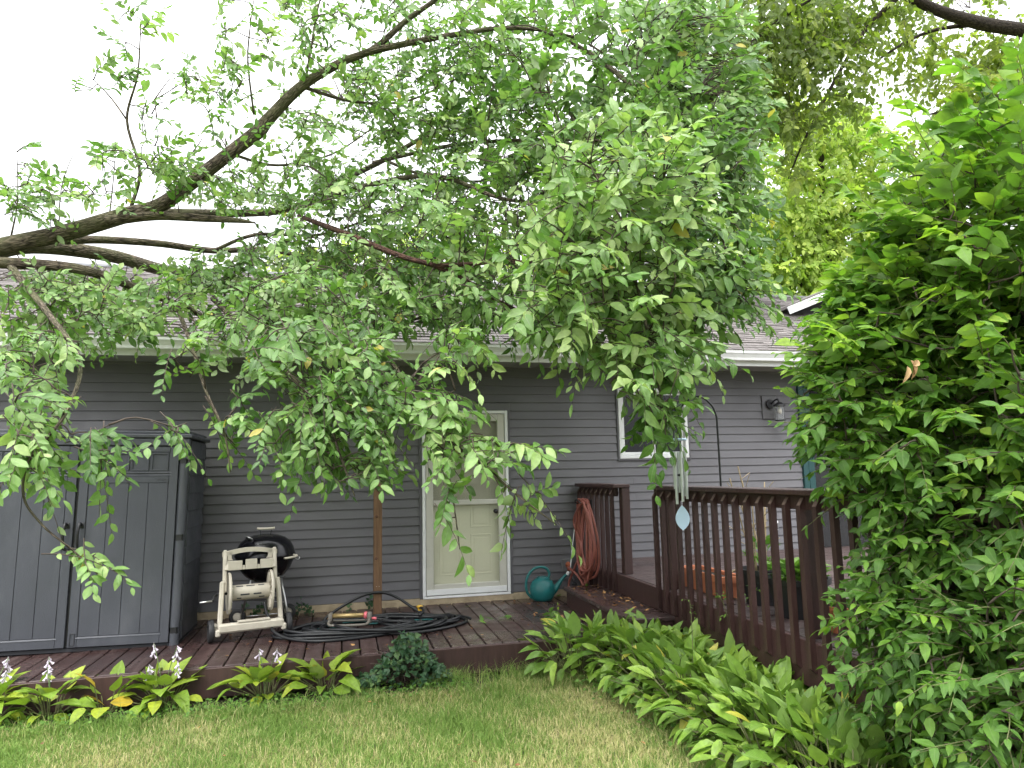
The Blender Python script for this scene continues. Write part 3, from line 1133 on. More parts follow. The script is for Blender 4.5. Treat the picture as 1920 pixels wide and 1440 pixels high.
RA = thing('short_railing', 'short dark brown railing section against the wall holding the red hose', 'railing')
mb = MB()
mb.box((2.735, -1.30, 1.545), (2.92, -0.045, 1.582), 0.005)
mb.build('top_rail', M['rail'], RA)
mb = MB()
mb.box((2.791, -1.20, 1.455), (2.828, -0.05, 1.543), 0.004)
mb.build('sub_rail', M['rail'], RA)
yb = -0.10
while yb > -1.15:
    baluster(RA, 2.7895, yb, 0.32, 1.535)
    yb -= 0.1495
for yy in (-1.25, -0.09):
    mb = MB()
    mb.box((2.829, yy - 0.045, ZU + 0.002), (2.918, yy + 0.045, 1.543), 0.005)
    mb.build('post', M['rail'], RA)
# ------------------------------------------------------------------ storage shed (local: x=0 at the door gap, y=0 front, z=0 deck)
shed = thing('storage_shed', 'tall dark grey resin storage shed with double doors under the leaves at left', 'shed', (-2.325, -1.165, ZD), 0)
shed.rotation_euler = (0, R_(1.0), 0)
mb = MB()
mb.box((-0.93, 0.03, 0.0), (0.90, 0.85, 0.035), 0.004)
mb.build('floor_base', M['sheddark'], shed)
mb = MB()
mb.box((-0.90, 0.82, 0.035), (0.885, 0.85, 1.86), 0.004)
mb.build('back_panel', M['shed'], shed)
for xa, xb in ((0.862, 0.892), (-0.93, -0.90)):
    sp_ = MB()
    sp_.box((xa, 0.05, 0.035), (xb, 0.819, 1.85), 0.004)
    sp_ = sp_.build('side_panel', M['shed'], shed)
    for k in range(11):
        mb = MB()
        z0_ = 0.05 + k * 0.163
        sgn = 1 if xa > 0 else -1
        xo = xb if sgn > 0 else xa
        mb.extrude([(xo - 0.002 * sgn, z0_), (xo + 0.014 * sgn, z0_ + 0.003), (xo + 0.004 * sgn, z0_ + 0.158), (xo - 0.002 * sgn, z0_ + 0.158)][::sgn], 0.10, 0.80, 'y')
        mb.build('side_plank', M['shed'], sp_)
for cx in (0.858, -0.89):     # rounded front corner columns
    mb = MB()
    pr_ = [(cx + 0.035 * math.cos(a) * 1.2, 0.030 + 0.035 * math.sin(a)) for a in np.linspace(0, 2 * math.pi, 18)[:-1]]
    for za, zb in ((0.0, 0.115), (0.17, 0.93), (0.985, 1.63), (1.675, 1.85)):
        mb.extrude(pr_, za, zb, 'z')
    mb.build('corner_post', M['shed'], shed, 'auto')
    mb = MB()
    for za, zb in ((0.112, 0.173), (0.927, 0.988), (1.627, 1.678)):
        mb.box((cx - 0.035, 0.012, za), (cx + 0.02, 0.05, zb), 0.003)
    mb.build('hinge', M['black'], shed)
mb = MB()
mb.box((-0.975, -0.025, 1.862), (0.925, 0.88, 1.90), 0.010)
mb.box((-0.955, -0.012, 1.79), (0.905, 0.03, 1.861), 0.008)
mb.box((-0.94, 0.03, 1.90), (0.89, 0.86, 1.93), 0.012)
mb.build('roof_lid', M['shed'], shed)


def shed_door(xa, xb, right):
    d = MB()
    d.box((xa, 0.006, 0.045), (xb, 0.036, 1.782), 0.006)
    d = d.build('door', M['shed'], shed)
    # stiles and rails
    mb = MB()
    st = 0.072
    for q in (((xa, -0.006, 0.045), (xa + st, 0.0055, 1.782)), ((xb - st, -0.006, 0.045), (xb, 0.0055, 1.782)),
              ((xa + st + 0.001, -0.006, 0.045), (xb - st - 0.001, 0.0055, 0.118)), ((xa + st + 0.001, -0.006, 1.735), (xb - st - 0.001, 0.0055, 1.782)),
              ((xa + st + 0.001, -0.006, 1.455), (xb - st - 0.001, 0.0055, 1.515))):
        mb.box(*q, 0.004)
    mb.build('door_frame', M['shed'], d)
    # ledge that catches the light at the foot of the field
    mb = MB()
    mb.extrude([(-0.010, 0.118), (-0.004, 0.130), (0.005, 0.130), (0.005, 0.118)], xa + st - 0.01, xb - st + 0.01, 'x')
    mb.extrude([(-0.010, 1.545), (-0.004, 1.555), (0.005, 1.555), (0.005, 1.545)], xa + st - 0.02, xb - st + 0.02, 'x')
    mb.extrude([(-0.010, 1.520), (-0.004, 1.530), (0.005, 1.530), (0.005, 1.520)], xa + st - 0.02, xb - st + 0.02, 'x')
    mb.build('moulding', M['shed'], d)
    n = 4
    w = (xb - xa - 2 * st - 0.008) / n
    for k in range(n):
        mb = MB()
        x_ = xa + st + 0.004 + k * w
        mb.box((x_ + 0.002, -0.0025, 0.133), (x_ + w - 0.002, 0.0055, 1.452), 0.003)
        mb.build('door_plank', M['shed'], d)
    # four small raised frames like window lights
    for k in range(n):
        mb = MB()
        x_ = xa + st + 0.004 + k * w
        for q in (((x_ + 0.008, -0.006, 1.562), (x_ + w - 0.008, 0.0055, 1.578)), ((x_ + 0.008, -0.006, 1.712), (x_ + w - 0.008, 0.0055, 1.728)),
                  ((x_ + 0.008, -0.0055, 1.579), (x_ + 0.022, 0.0055, 1.711)), ((x_ + w - 0.022, -0.0055, 1.579), (x_ + w - 0.008, 0.0055, 1.711))):
            mb.box(*q, 0.003)
        mb.build('panel_frame', M['shed'], d)
    # pull handle
    hx = xa + 0.045 if right else xb - 0.045
    mb = MB()
    mb.tube(smooth_path([(hx, -0.004, 1.09), (hx - 0.004, -0.045, 1.10), (hx - 0.010, -0.060, 1.03), (hx - 0.012, -0.050, 0.93), (hx - 0.004, -0.035, 0.885), (hx + 0.03, -0.01, 0.88)], 6), 0.0125, 8)
    mb.box((hx - 0.02, -0.012, 1.06), (hx + 0.02, -0.006, 1.11), 0.003)
    mb.build('handle', M['black'], d, True)
    if right:
        mb = MB()
        for q in (((xa + 0.012, -0.013, 0.06), (xa + 0.022, -0.0065, 0.165)), ((xa + 0.048, -0.013, 0.06), (xa + 0.058, -0.0065, 0.165)), ((xa + 0.0225, -0.013, 0.06), (xa + 0.0475, -0.0065, 0.07)), ((xa + 0.0225, -0.013, 0.155), (xa + 0.0475, -0.0065, 0.165))):
            mb.box(*q, 0.002)
        mb.build('latch', M['sheddark'], d)
        # oval maker's mark moulded into the rail
        cx, cz = xb - 0.13, 1.482
        mb = MB()
        P = [(cx + 0.052 * math.cos(a), -0.0062, cz + 0.019 * math.sin(a)) for a in np.linspace(0, 2 * math.pi, 33)]
        mb.tube(P, 0.0022, 5)
        mb.build('oval_mark', M['shed'], d, True)
        cu = bpy.data.curves.new('mark', 'FONT')
        cu.body = 'Suncast'
        cu.size = 0.024
        cu.extrude = 0.0015
        cu.align_x, cu.align_y = 'CENTER', 'CENTER'
        tmp = bpy.data.objects.new('mark', cu)
        COL.objects.link(tmp)
        dg = bpy.context.evaluated_depsgraph_get()
        me = bpy.data.meshes.new_from_object(tmp.evaluated_get(dg))
        bpy.data.objects.remove(tmp)
        me.materials.clear()
        me.materials.append(M['sheddark'])
        o = link('raised_lettering', me, d, (cx, -0.0072, cz))
        o.rotation_euler = (R_(90), 0, 0)


shed_door(0.012, 0.815, True)
shed_door(-0.845, -0.012, False)
mb = MB()
mb.box((-0.011, 0.02, 0.045), (0.011, 0.045, 1.78))
mb.build('door_gap', M['black'], shed)

# ------------------------------------------------------------------ kettle grill
gr = thing('kettle_grill', 'black kettle charcoal grill with domed lid behind the hose reel cart', 'grill', (-0.76, -0.60, ZD))
GR, GZ = 0.283, 0.695
mb = MB()
mb.lathe([(0.05, GZ - 0.265), (0.12, GZ - 0.245), (0.19, GZ - 0.195), (0.245, GZ - 0.125), (0.275, GZ - 0.05), (0.283, GZ - 0.005), (0.289, GZ - 0.003), (0.289, GZ + 0.003)], 40)
mb.build('bowl', M['enamel'], gr, True)
mb = MB()
mb.lathe([(0.292, GZ - 0.006), (0.292, GZ + 0.006), (0.284, GZ + 0.03), (0.270, GZ + 0.08), (0.240, GZ + 0.130), (0.19, GZ + 0.172), (0.12, GZ + 0.198), (0.05, GZ + 0.209), (0.0005, GZ + 0.211)], 40)
lid = mb.build('lid', M['enamel'], gr, True)
mb = MB()
for sx in (-0.06, 0.06):
    mb.tube([(sx * 0.8, 0, GZ + 0.19), (sx * 0.85, 0, GZ + 0.235), (sx, 0, GZ + 0.256)], 0.005, 6)
mb.build('handle_bracket', M['black'], lid, True)
mb = MB()
mb.tube(smooth_path([(-0.085, 0, GZ + 0.266), (-0.05, 0, GZ + 0.262), (0.05, 0, GZ + 0.262), (0.085, 0, GZ + 0.266)], 4), 0.012, 8)
mb.build('handle', M['beige'], lid, True)
mb = MB()
mb.lathe([(0.0, 0), (0.04, 0.0), (0.042, 0.008), (0.0, 0.010)], 16, (0, 0, 0), 'z', False, Matrix.Translation((-0.14, -0.13, GZ + 0.172)) @ Matrix.Rotation(R_(-35), 4, Vector((1, -1, 0))))
mb.build('vent', M['chrome'], lid, True)
mb = MB()
for s in (1,):
    mb.tube(smooth_path([(0.20, -0.20, GZ - 0.02), (0.23, -0.24, GZ - 0.015), (0.29, -0.20, GZ - 0.01), (0.315, -0.15, GZ - 0.005), (0.28, -0.11, GZ)], 4), 0.011, 7)
mb.build('side_handle', M['beige'], gr, True)
mb = MB()
mb.tube(smooth_path([(0.30, -0.16, GZ - 0.03), (0.33, -0.16, GZ - 0.04), (0.34, -0.14, GZ - 0.02), (0.32, -0.13, GZ - 0.02)], 4), 0.003, 5)
mb.build('hook', M['chrome'], gr, True)
for (x0_, y0_), (x1_, y1_) in (((0.16, -0.12), (0.27, -0.22)), ((-0.12, 0.02), (-0.24, 0.16)), ((0.08, 0.14), (0.18, 0.24))):
    mb = MB()
    zt = 0.06 if x1_ < 0.2 and y1_ > 0 else 0.012
    mb.tube([(x0_, y0_, GZ - 0.20), (x1_, y1_, zt)], 0.0115, 8)
    mb.build('leg', M['chrome'], gr, True)
mb = MB()
mb.tube([(-0.26, 0.16, 0.075), (0.20, 0.25, 0.075)], 0.006, 6)
mb.tube([(-0.2, 0.1, 0.25), (0.22, -0.17, 0.25)], 0.004, 6)
mb.build('axle', M['chrome'], gr, True)
for wx, wy in ((-0.27, 0.155), (0.21, 0.255)):
    mb = MB()
    mb.lathe([(0.045, -0.018), (0.075, -0.02), (0.08, -0.012), (0.08, 0.012), (0.075, 0.02), (0.045, 0.018), (0.045, -0.018)], 24, (wx, wy, 0.081), 'y', False)
    w_ = mb.build('wheel', M['rubber'], gr, True)
    mb = MB()
    mb.lathe([(0.0, -0.012), (0.03, -0.014), (0.0445, -0.006), (0.0445, 0.006), (0.03, 0.014), (0.0, 0.012)], 18, (wx, wy, 0.081), 'y', False)
    mb.build('hub', M['beige'], w_, True)
mb = MB()
mb.lathe([(0.0, 0), (0.13, 0.01), (0.15, 0.03), (0.148, 0.03), (0.0, 0.014)], 24, (0, 0, GZ - 0.42), 'z', False)
mb.build('ash_catcher', M['chrome'], gr, True)

# ------------------------------------------------------------------ hose reel cart
rc = thing('hose_reel_cart', 'beige plastic hose reel cart with empty drum and black wheels on the low deck', 'hose reel', (-0.85, -1.00, ZD), R_(14))
mb = MB()
mb.box((-0.285, -0.20, 0.085), (0.285, -0.13, 0.165), 0.018)
mb.box((-0.12, -0.197, 0.166), (0.16, -0.133, 0.180), 0.006)
mb.build('base_bar', M['beige'], rc)
for s in (-1, 1):
    mb = MB()
    mb.box((s * 0.285 - 0.022, -0.20, 0.06), (s * 0.285 + 0.022, 0.16, 0.12), 0.012)
    mb.bar((s * 0.268, -0.12, 0.12), (s * 0.245, -0.02, 0.52), 0.042, 0.05, (0, 1, 0), 0.010)
    mb.build('side_frame', M['beige'], rc)
    mb = MB()
    mb.bar((s * 0.226, -0.03, 0.42), (s * 0.222, 0.07, 0.795), 0.036, 0.044, (0, 1, 0), 0.010)
    mb.build('upright', M['beige'], rc)
    mb = MB()
    mb.lathe([(0.06, -0.022), (0.093, -0.024), (0.099, -0.016), (0.099, 0.016), (0.093, 0.024), (0.06, 0.022), (0.06, -0.022)], 28, (s * 0.338, -0.10, 0.099), 'x', False)
    w_ = mb.build('wheel', M['rubber'], rc, True)
    mb = MB()
    mb.lathe([(0.0, -0.016), (0.05, -0.018), (0.0595, -0.01), (0.0595, 0.01), (0.05, 0.018), (0.0, 0.016)], 20, (s * 0.338, -0.10, 0.099), 'x', False)
    mb.build('hub', M['black'], w_, True)
    # reel disc
    mb = MB()
    mb.lathe([(0.03, -0.008), (0.16, -0.006), (0.185, -0.012), (0.192, 0), (0.185, 0.012), (0.16, 0.006), (0.03, 0.008), (0.03, -0.008)], 36, (s * 0.185, 0.0, 0.405), 'x', False)
    for k in range(16):
        a = k * 2 * math.pi / 16
        mb.bar((s * 0.185 - s * 0.012, 0.075 * math.cos(a), 0.405 + 0.075 * math.sin(a)), (s * 0.185 - s * 0.012, 0.165 * math.cos(a), 0.405 + 0.165 * math.sin(a)), 0.008, 0.012, (1, 0, 0), 0.002)
    mb.build('reel_disc', M['beige'], rc, 'auto')
mb = MB()
mb.lathe([(0.066, -0.176), (0.070, -0.17), (0.070, 0.17), (0.066, 0.176)], 28, (0, 0, 0.405), 'x')
drum = mb.build('drum', M['beige'], rc, 'auto')
for xx, L_, ang in ((-0.095, 0.06, 60), (0.0, 0.075, 60), (0.095, 0.055, 60), (-0.05, 0.08, -10), (0.06, 0.07, -10), (-0.1, 0.04, -40), (0.1, 0.05, -40)):
    mb = MB()
    a = R_(ang)
    m_ = Matrix.Translation((xx, -0.0695 * math.cos(a), 0.405 + 0.0695 * math.sin(a))) @ Matrix.Rotation(-a, 4, 'X')
    mb.box((-L_ / 2, -0.0022, -0.007), (L_ / 2, 0.004, 0.007), 0.002, m_)
    mb.build('slot', M['sheddark'], drum)
# handle plate: arched top bar, hand opening, tray below
mb = MB()
na = 14
for k in range(na):
    t0, t1 = k / na, (k + 1) / na
    f_ = lambda t: 0.775 + 0.035 * math.sin(math.pi * t)
    xa, xb = -0.245 + 0.49 * t0, -0.245 + 0.49 * t1
    yy = 0.062
    mb.add([(xa, yy - 0.02, f_(t0) - 0.04), (xb, yy - 0.02, f_(t1) - 0.04), (xb, yy - 0.02, f_(t1)), (xa, yy - 0.02, f_(t0)), (xa, yy + 0.025, f_(t0) - 0.04), (xb, yy + 0.025, f_(t1) - 0.04), (xb, yy + 0.025, f_(t1)), (xa, yy + 0.025, f_(t0))],
           [(0, 1, 2, 3), (7, 6, 5, 4), (3, 2, 6, 7), (4, 5, 1, 0)])
for s in (-1, 1):
    mb.extrude([(s * 0.2, 0.70), (s * 0.2, 0.775), (s * 0.15, 0.775), (s * 0.165, 0.755), (s * 0.165, 0.72), (s * 0.15, 0.70)][::s], 0.042, 0.085, 'y')
mb.build('handle', M['beige'], rc, 'auto')
mb = MB()
for xa, xb, zt in ((-0.20, -0.075, 0.70), (-0.072, -0.050, 0.655), (-0.047, 0.057, 0.708), (0.060, 0.082, 0.655), (0.085, 0.20, 0.70)):
    mb.box((xa, -0.025, 0.615), (xb, -0.010, zt), 0.004)
mb.box((-0.20, -0.0095, 0.615), (0.20, 0.045, 0.628), 0.004)
mb.bar((-0.203, -0.02, 0.62), (-0.203, 0.06, 0.70), 0.012, 0.05, (1, 0, 0))
mb.bar((0.203, -0.02, 0.62), (0.203, 0.06, 0.70), 0.012, 0.05, (1, 0, 0))
mb.build('tray', M['beige'], rc)
mb = MB()
mb.tube([(-0.20, 0, 0.405), (-0.30, 0, 0.405)], 0.012, 8)
mb.tube(smooth_path([(-0.29, 0, 0.405), (-0.315, -0.02, 0.39), (-0.33, -0.06, 0.36)], 3), 0.014, 7)
mb.build('crank', M['black'], rc, True)
mb = MB()
mb.tube([(-0.33, -0.06, 0.36), (-0.435, -0.06, 0.355)], 0.009, 8)
mb.build('crank_grip', M['chrome'], rc, True)
mb = MB()
mb.tube([(0.20, 0, 0.405), (0.245, 0, 0.405)], 0.02, 10)
mb.tube(smooth_path([(0.23, -0.01, 0.50), (0.25, -0.04, 0.53), (0.30, -0.05, 0.53), (0.31, -0.05, 0.52), (0.26, -0.04, 0.515)], 4), 0.003, 5)
mb.build('axle', M['black'], rc, True)

# ------------------------------------------------------------------ timber post
po = thing('timber_post', 'weathered brown timber post standing on the low deck left of the door', 'post', (0.358, -0.517, ZD))
mb = MB()
mb.box((-0.044, -0.044, 0), (0.044, 0.044, 1.66), 0.005)
mb.build('post', M['postwood'], po)
for kz, kx in ((1.035, -0.012), (0.60, -0.015)):
    mb = MB()
    mb.lathe([(0.0, -0.0475), (0.012, -0.0472), (0.015, -0.0442)], 12, (kx, 0, kz), 'y', False)
    mb.build('knot', M['bark2'], po, True)
mb = MB()
for xx in (-0.012, 0.014):
    mb.tube([(xx, -0.04, 0.315), (xx, -0.056, 0.317)], 0.003, 6)
mb.build('nail', M['chrome'], po, True)

# ------------------------------------------------------------------ hoses on the low deck
def coil(cx, cy, rx, ry, loops, seed, z0, r, n=44, rot=0.0, rise=0.006):
    g = np.random.default_rng(seed)
    P = []
    px_ = g.uniform(-0.05, 0.05, (loops + 1, 2))
    rr = g.uniform(0.72, 1.08, (loops + 1, 2))
    for k in range(loops):
        for i in range(n):
            t = i / n
            a = 2 * math.pi * t
            o = px_[k] * (1 - t) + px_[k + 1] * t
            q = rr[k] * (1 - t) + rr[k + 1] * t
            x_, y_ = rx * q[0] * math.cos(a), ry * q[1] * math.sin(a)
            P.append((cx + o[0] * 3 * rx + x_ * math.cos(rot) - y_ * math.sin(rot), cy + o[1] * 2.0 * ry + x_ * math.sin(rot) + y_ * math.cos(rot),
                      z0 + r + k * rise + 0.012 * (1 + math.sin(3 * a + k * 1.7)) * (k > 0)))
    return P


bh = thing('black_hose', 'long black garden hose heaped in loops on the low deck before the door', 'hose', (0, 0, 0))
P = [at(u, v, yy) for u, v, yy in ((496, 1128, -1.02), (500, 1150, -1.05), (510, 1168, -1.08))]
P = [tuple(p) for p in P] + [(-0.62, -1.18, 0.33), (-0.48, -1.33, 0.285), (-0.22, -1.50, 0.278), (0.1, -1.50, 0.278), (0.42, -1.42, 0.28)]
mb = MB()
mb.tube(smooth_path(P, 6), 0.0145, 8)
mb.tube(smooth_path([(0.42, -1.42, 0.28), (0.7, -1.45, 0.278), (1.0, -1.32, 0.278), (1.2, -1.12, 0.278), (1.12, -0.9, 0.28), (0.85, -0.82, 0.29), (0.6, -0.88, 0.30)], 8), 0.0145, 8)
mb.tube(smooth_path(coil(0.36, -1.06, 0.74, 0.30, 4, 3, ZD, 0.0145), 1), 0.0145, 8)
mb.tube(smooth_path(coil(0.10, -1.10, 0.60, 0.26, 3, 5, ZD + 0.012, 0.0145), 1), 0.0145, 8)
mb.tube(smooth_path(coil(0.72, -1.02, 0.46, 0.24, 2, 9, ZD + 0.02, 0.0145, rot=-0.15), 1), 0.0145, 8)
mb.tube(smooth_path(coil(0.22, -1.08, 0.78, 0.33, 2, 12, ZD + 0.004, 0.0145, rot=0.1), 1), 0.0145, 8)
mb.tube(smooth_path(coil(0.40, -1.12, 0.62, 0.30, 3, 15, ZD + 0.026, 0.0145, rot=-0.05), 1), 0.0145, 8)
mb.build('loops', M['hose'], bh, True)
mb = MB()
P = [at(u, v, yy) for u, v, yy in ((603, 1172, -0.72), (612, 1158, -0.66), (640, 1138, -0.60), (672, 1120, -0.585), (700, 1111.5, -0.58), (724, 1112, -0.58), (748, 1122, -0.60), (772, 1138, -0.66), (797, 1152, -0.75), (830, 1158, -0.85))]
P = [tuple(p) for p in P] + [(1.05, -0.88, 0.31), (1.12, -1.05, 0.30), (0.95, -1.25, 0.30)]
mb.tube(smooth_path(P, 6), 0.0145, 8)
mb.build('arched_loop', M['hose'], bh, True)
mb = MB()
mb.lathe([(0.017, -0.02), (0.022, -0.015), (0.022, 0.02), (0.017, 0.028)], 12, tuple(np.array(P[0]) * 0 + np.array((0.78, -0.70, 0.345))), 'z')
mb.lathe([(0.0, 0.02), (0.030, 0.02), (0.034, 0.028), (0.030, 0.036), (0.0, 0.038)], 18, (0.78, -0.70, 0.345), 'z', False)
mb.build('yellow_coupling', M['yellow'], bh, True)
mb = MB()
mb.tube(smooth_path([(0.75, -0.95, 0.33), (0.80, -0.86, 0.36), (0.79, -0.76, 0.37), (0.78, -0.70, 0.35)], 5), 0.014, 8)
mb.build('coupling_end', M['hose'], bh, True)
th_ = thing('teal_hose', 'thin teal hose tangled among the black hose on the low deck', 'hose')
mb = MB()
mb.tube(smooth_path(coil(0.25, -1.13, 0.55, 0.24, 2, 21, ZD + 0.012, 0.008, rot=0.05), 1), 0.0075, 7)
mb.build('loops', M['tealhose'], th_, True)

spk = thing('lawn_sprinkler', 'oscillating lawn sprinkler with gold tube lying on the hose coils', 'sprinkler', (0.07, -1.10, 0.325), R_(-11))
mb = MB()
mb.tube([(-0.165, 0.02, 0.075), (0.135, 0.02, 0.075)], 0.022, 14)
mb.build('spray_tube', M['brass'], spk, True)
mb = MB()
for s in (-1, 1):
    mb.box((s * 0.185 - 0.02, -0.015, 0.0), (s * 0.185 + 0.02, 0.05, 0.105), 0.012)
mb.tube(smooth_path([(-0.185, 0.0, 0.04), (-0.185, -0.07, 0.02), (-0.13, -0.11, 0.012), (0.13, -0.11, 0.012), (0.185, -0.07, 0.02), (0.185, 0.0, 0.04)], 5), 0.013, 8)
mb.tube(smooth_path([(-0.185, 0.03, 0.03), (-0.16, 0.10, 0.012), (0.16, 0.10, 0.012), (0.185, 0.03, 0.03)], 5), 0.011, 8)
mb.build('base_frame', surf('sprinkler_grey', (0.15, 0.135, 0.115), 0.5), spk, True)
mb = MB()
mb.lathe([(0.026, 0.135), (0.034, 0.14), (0.034, 0.155), (0.028, 0.163)], 14, (0, 0.02, 0.075), 'x')
mb.tube([(0.205, 0.02, 0.045), (0.25, 0.02, 0.04)], 0.013, 10)
mb.build('pink_dial', M['pink'], spk, True)

# ------------------------------------------------------------------ watering can
wc = thing('watering_can', 'round teal plastic watering can beside the door on the low deck', 'watering can', (2.245, -0.215, ZD + 0.002), R_(-6))
mb = MB()
mb.lathe([(0.0, 0), (0.100, 0.0), (0.118, 0.012), (0.140, 0.06), (0.147, 0.11), (0.140, 0.165), (0.115, 0.215), (0.075, 0.245), (0.058, 0.252), (0.060, 0.262), (0.053, 0.262), (0.05, 0.245), (0.05, 0.15)], 32, (0, 0, 0), 'z', False)
mb.build('body', M['can'], wc, True)
mb = MB()
mb.lathe([(0.0, 0.20), (0.05, 0.2)], 20, (0, 0, 0), 'z', False)
mb.build('opening', M['black'], wc)
mb = MB()
mb.tube(smooth_path([(0.072, 0, 0.235), (0.085, 0, 0.30), (0.05, 0, 0.355), (-0.02, 0, 0.372), (-0.10, 0, 0.35), (-0.165, 0, 0.28), (-0.19, 0, 0.19), (-0.18, 0, 0.10), (-0.14, 0, 0.045), (-0.115, 0, 0.03)], 5), 0.0155, 9)
mb.build('handle', M['can'], wc, True)
mb = MB()
mb.tube(smooth_path([(0.10, 0, 0.07, 0.045), (0.16, 0, 0.13, 0.035), (0.215, 0, 0.20, 0.023), (0.265, 0, 0.255, 0.017), (0.305, 0, 0.28, 0.014)], 5)[:, :3], smooth_path([(0.10, 0, 0.07, 0.045), (0.16, 0, 0.13, 0.035), (0.215, 0, 0.20, 0.023), (0.265, 0, 0.255, 0.017), (0.305, 0, 0.28, 0.014)], 5)[:, 3], 10)
mb.build('spout', M['can'], wc, True)
mb = MB()
mb.lathe([(0.017, 0), (0.022, 0.004), (0.020, 0.03), (0.012, 0.045)], 12, (0, 0, 0), 'z', True, Matrix.Translation((0.298, 0, 0.268)) @ Matrix.Rotation(R_(20), 4, 'Y'))
mb.build('nozzle', M['white'], wc, True)

# ------------------------------------------------------------------ spigot, wand, red hose
sg = thing('hose_spigot', 'small grey wall plate with rusty outdoor tap behind the watering can spout', 'tap', tuple(at(1062, 1060, -0.02)))
mb = MB()
mb.box((-0.06, -0.012, -0.075), (0.075, 0.01, 0.075), 0.004)
mb.build('plate', M['grey'], sg)
mb = MB()
mb.tube([(0, 0, 0), (0, -0.07, -0.012), (0, -0.09, -0.05)], 0.016, 10)
mb.lathe([(0.0, 0), (0.012, 0.0), (0.03, 0.006), (0.032, 0.014), (0.0, 0.018)], 12, (0, -0.075, 0.02), 'y', False)
mb.build('valve', M['rust'], sg, True)

wa = thing('watering_wand', 'thin silver watering wand leaning behind the red hose coil', 'watering wand')
mb = MB()
mb.tube(smooth_path([at(1078, 985, -0.06), at(1075, 1010, -0.06), at(1071, 1050, -0.08), at(1070, 1072, -0.09), at(1076, 1088, -0.10)], 5), 0.0085, 8)
mb.build('tube', M['chrome'], wa, True)
mb = MB()
p = at(1077, 1091, -0.10)
mb.lathe([(0.012, 0), (0.03, -0.02), (0.033, -0.035), (0.0, -0.037)], 14, tuple(p), 'z')
mb.build('head', M['black'], wa, True)

rh = thing('red_hose', 'coil of faded red garden hose hanging on the short railing', 'hose')
loops = []
g = np.random.default_rng(4)
ZT = 1.395
mb = MB()
P = []
nl = 8
for k in range(nl):
    hw = g.uniform(0.16, 0.33)
    zb = g.uniform(0.40, 0.62)
    yc = -0.50 + g.uniform(-0.10, 0.10)
    xo = 2.715 - 0.030 * k / nl * 2 + g.uniform(-0.01, 0.01)
    for i in range(28):
        a = 2 * math.pi * i / 28 + math.pi / 2
        zc, zh = (ZT + zb) / 2, (ZT - zb) / 2
        w_ = hw * (0.62 + 0.38 * (1 - math.sin(a)) / 2) * (1 if True else 1)
        P.append((xo + 0.02 * math.cos(a * 2 + k), yc - w_ * math.cos(a) + 0.10 * max(0, math.sin(a)) * 0, zc + zh * math.sin(a) + 0.008 * g.normal()))
mb.tube(smooth_path(P, 3), 0.0145, 8)
mb.build('coil', M['redhose'], rh, True)
mb = MB()
tail = [tuple(P[-1]), (2.66, -0.20, 1.15), (2.66, -0.42, 0.85), (2.64, -0.22, 0.60), (2.60, -0.12, 0.42), (2.58, -0.22, 0.30), (2.64, -0.40, 0.285), (2.70, -0.42, 0.36), (2.66, -0.28, 0.52), (2.60, -0.10, 0.60)]
mb.tube(smooth_path(tail, 6), 0.0145, 8)
mb.build('tail', M['redhose'], rh, True)
hg = thing('hose_hanger', 'black metal hose hanger on the outside of the short railing', 'hose hanger')
mb = MB()
mb.box((2.728, -0.62, 1.30), (2.749, -0.36, 1.41), 0.004)
mb.tube(smooth_path([(2.74, -0.58, 1.36), (2.68, -0.58, 1.35), (2.62, -0.56, 1.37), (2.61, -0.5, 1.40), (2.61, -0.44, 1.40), (2.62, -0.40, 1.37), (2.68, -0.38, 1.35), (2.74, -0.38, 1.36)], 4), 0.007, 6)
mb.build('bracket', M['black'], hg)

# ------------------------------------------------------------------ wall lantern
wl_ = thing('wall_lantern', 'black outdoor wall lantern with clear glass on the grey siding', 'lamp', (5.52, -0.02, 2.5))
mb = MB()
mb.box((LAMP[0] + 0.004 - 5.52, -0.012, LAMP[2] - 2.5 - 0.01), (LAMP[1] - 0.004 - 5.52, 0.03, LAMP[3] - 2.5 + 0.01), 0.004)
mb.build('mounting_block', M['siding'], wl_)
mb = MB()
mb.lathe([(0.0, 0.0), (0.06, 0.0), (0.065, 0.012), (0.05, 0.03), (0.0, 0.035)], 24, (-0.01, -0.047, 0.06), 'y', False)
mb.tube(smooth_path([(0, -0.04, 0.06), (0.01, -0.10, 0.10), (0.02, -0.16, 0.11), (0.03, -0.17, 0.06)], 4), 0.011, 8)
mb.lathe([(0.0, 0.075), (0.03, 0.07), (0.075, 0.035), (0.078, 0.02), (0.0, 0.02)], 24, (0.03, -0.17, 0), 'z', False)
mb.build('bracket', M['black'], wl_, 'auto')
mb = MB()
mb.lathe([(0.062, -0.16), (0.062, 0.018)], 24, (0.03, -0.17, 0), 'z', False)
mb.build('glass', M['lampglass'], wl_, True)
mb = MB()
mb.lathe([(0.0, -0.175), (0.066, -0.175), (0.066, -0.162), (0.0, -0.16)], 24, (0.03, -0.17, 0), 'z', False)
for k in range(4):
    a = k * math.pi / 2 + 0.4
    mb.tube([(0.03 + 0.066 * math.cos(a), -0.17 + 0.066 * math.sin(a), -0.165), (0.03 + 0.066 * math.cos(a), -0.17 + 0.066 * math.sin(a), 0.02)], 0.003, 5)
mb.build('cage', M['black'], wl_)
mb = MB()
mb.lathe([(0.0, -0.09), (0.02, -0.08), (0.028, -0.05), (0.022, -0.015), (0.012, 0.0), (0.012, 0.02)], 14, (0.03, -0.17, 0), 'z', False)
mb.build('bulb', M['beige'], wl_, True)

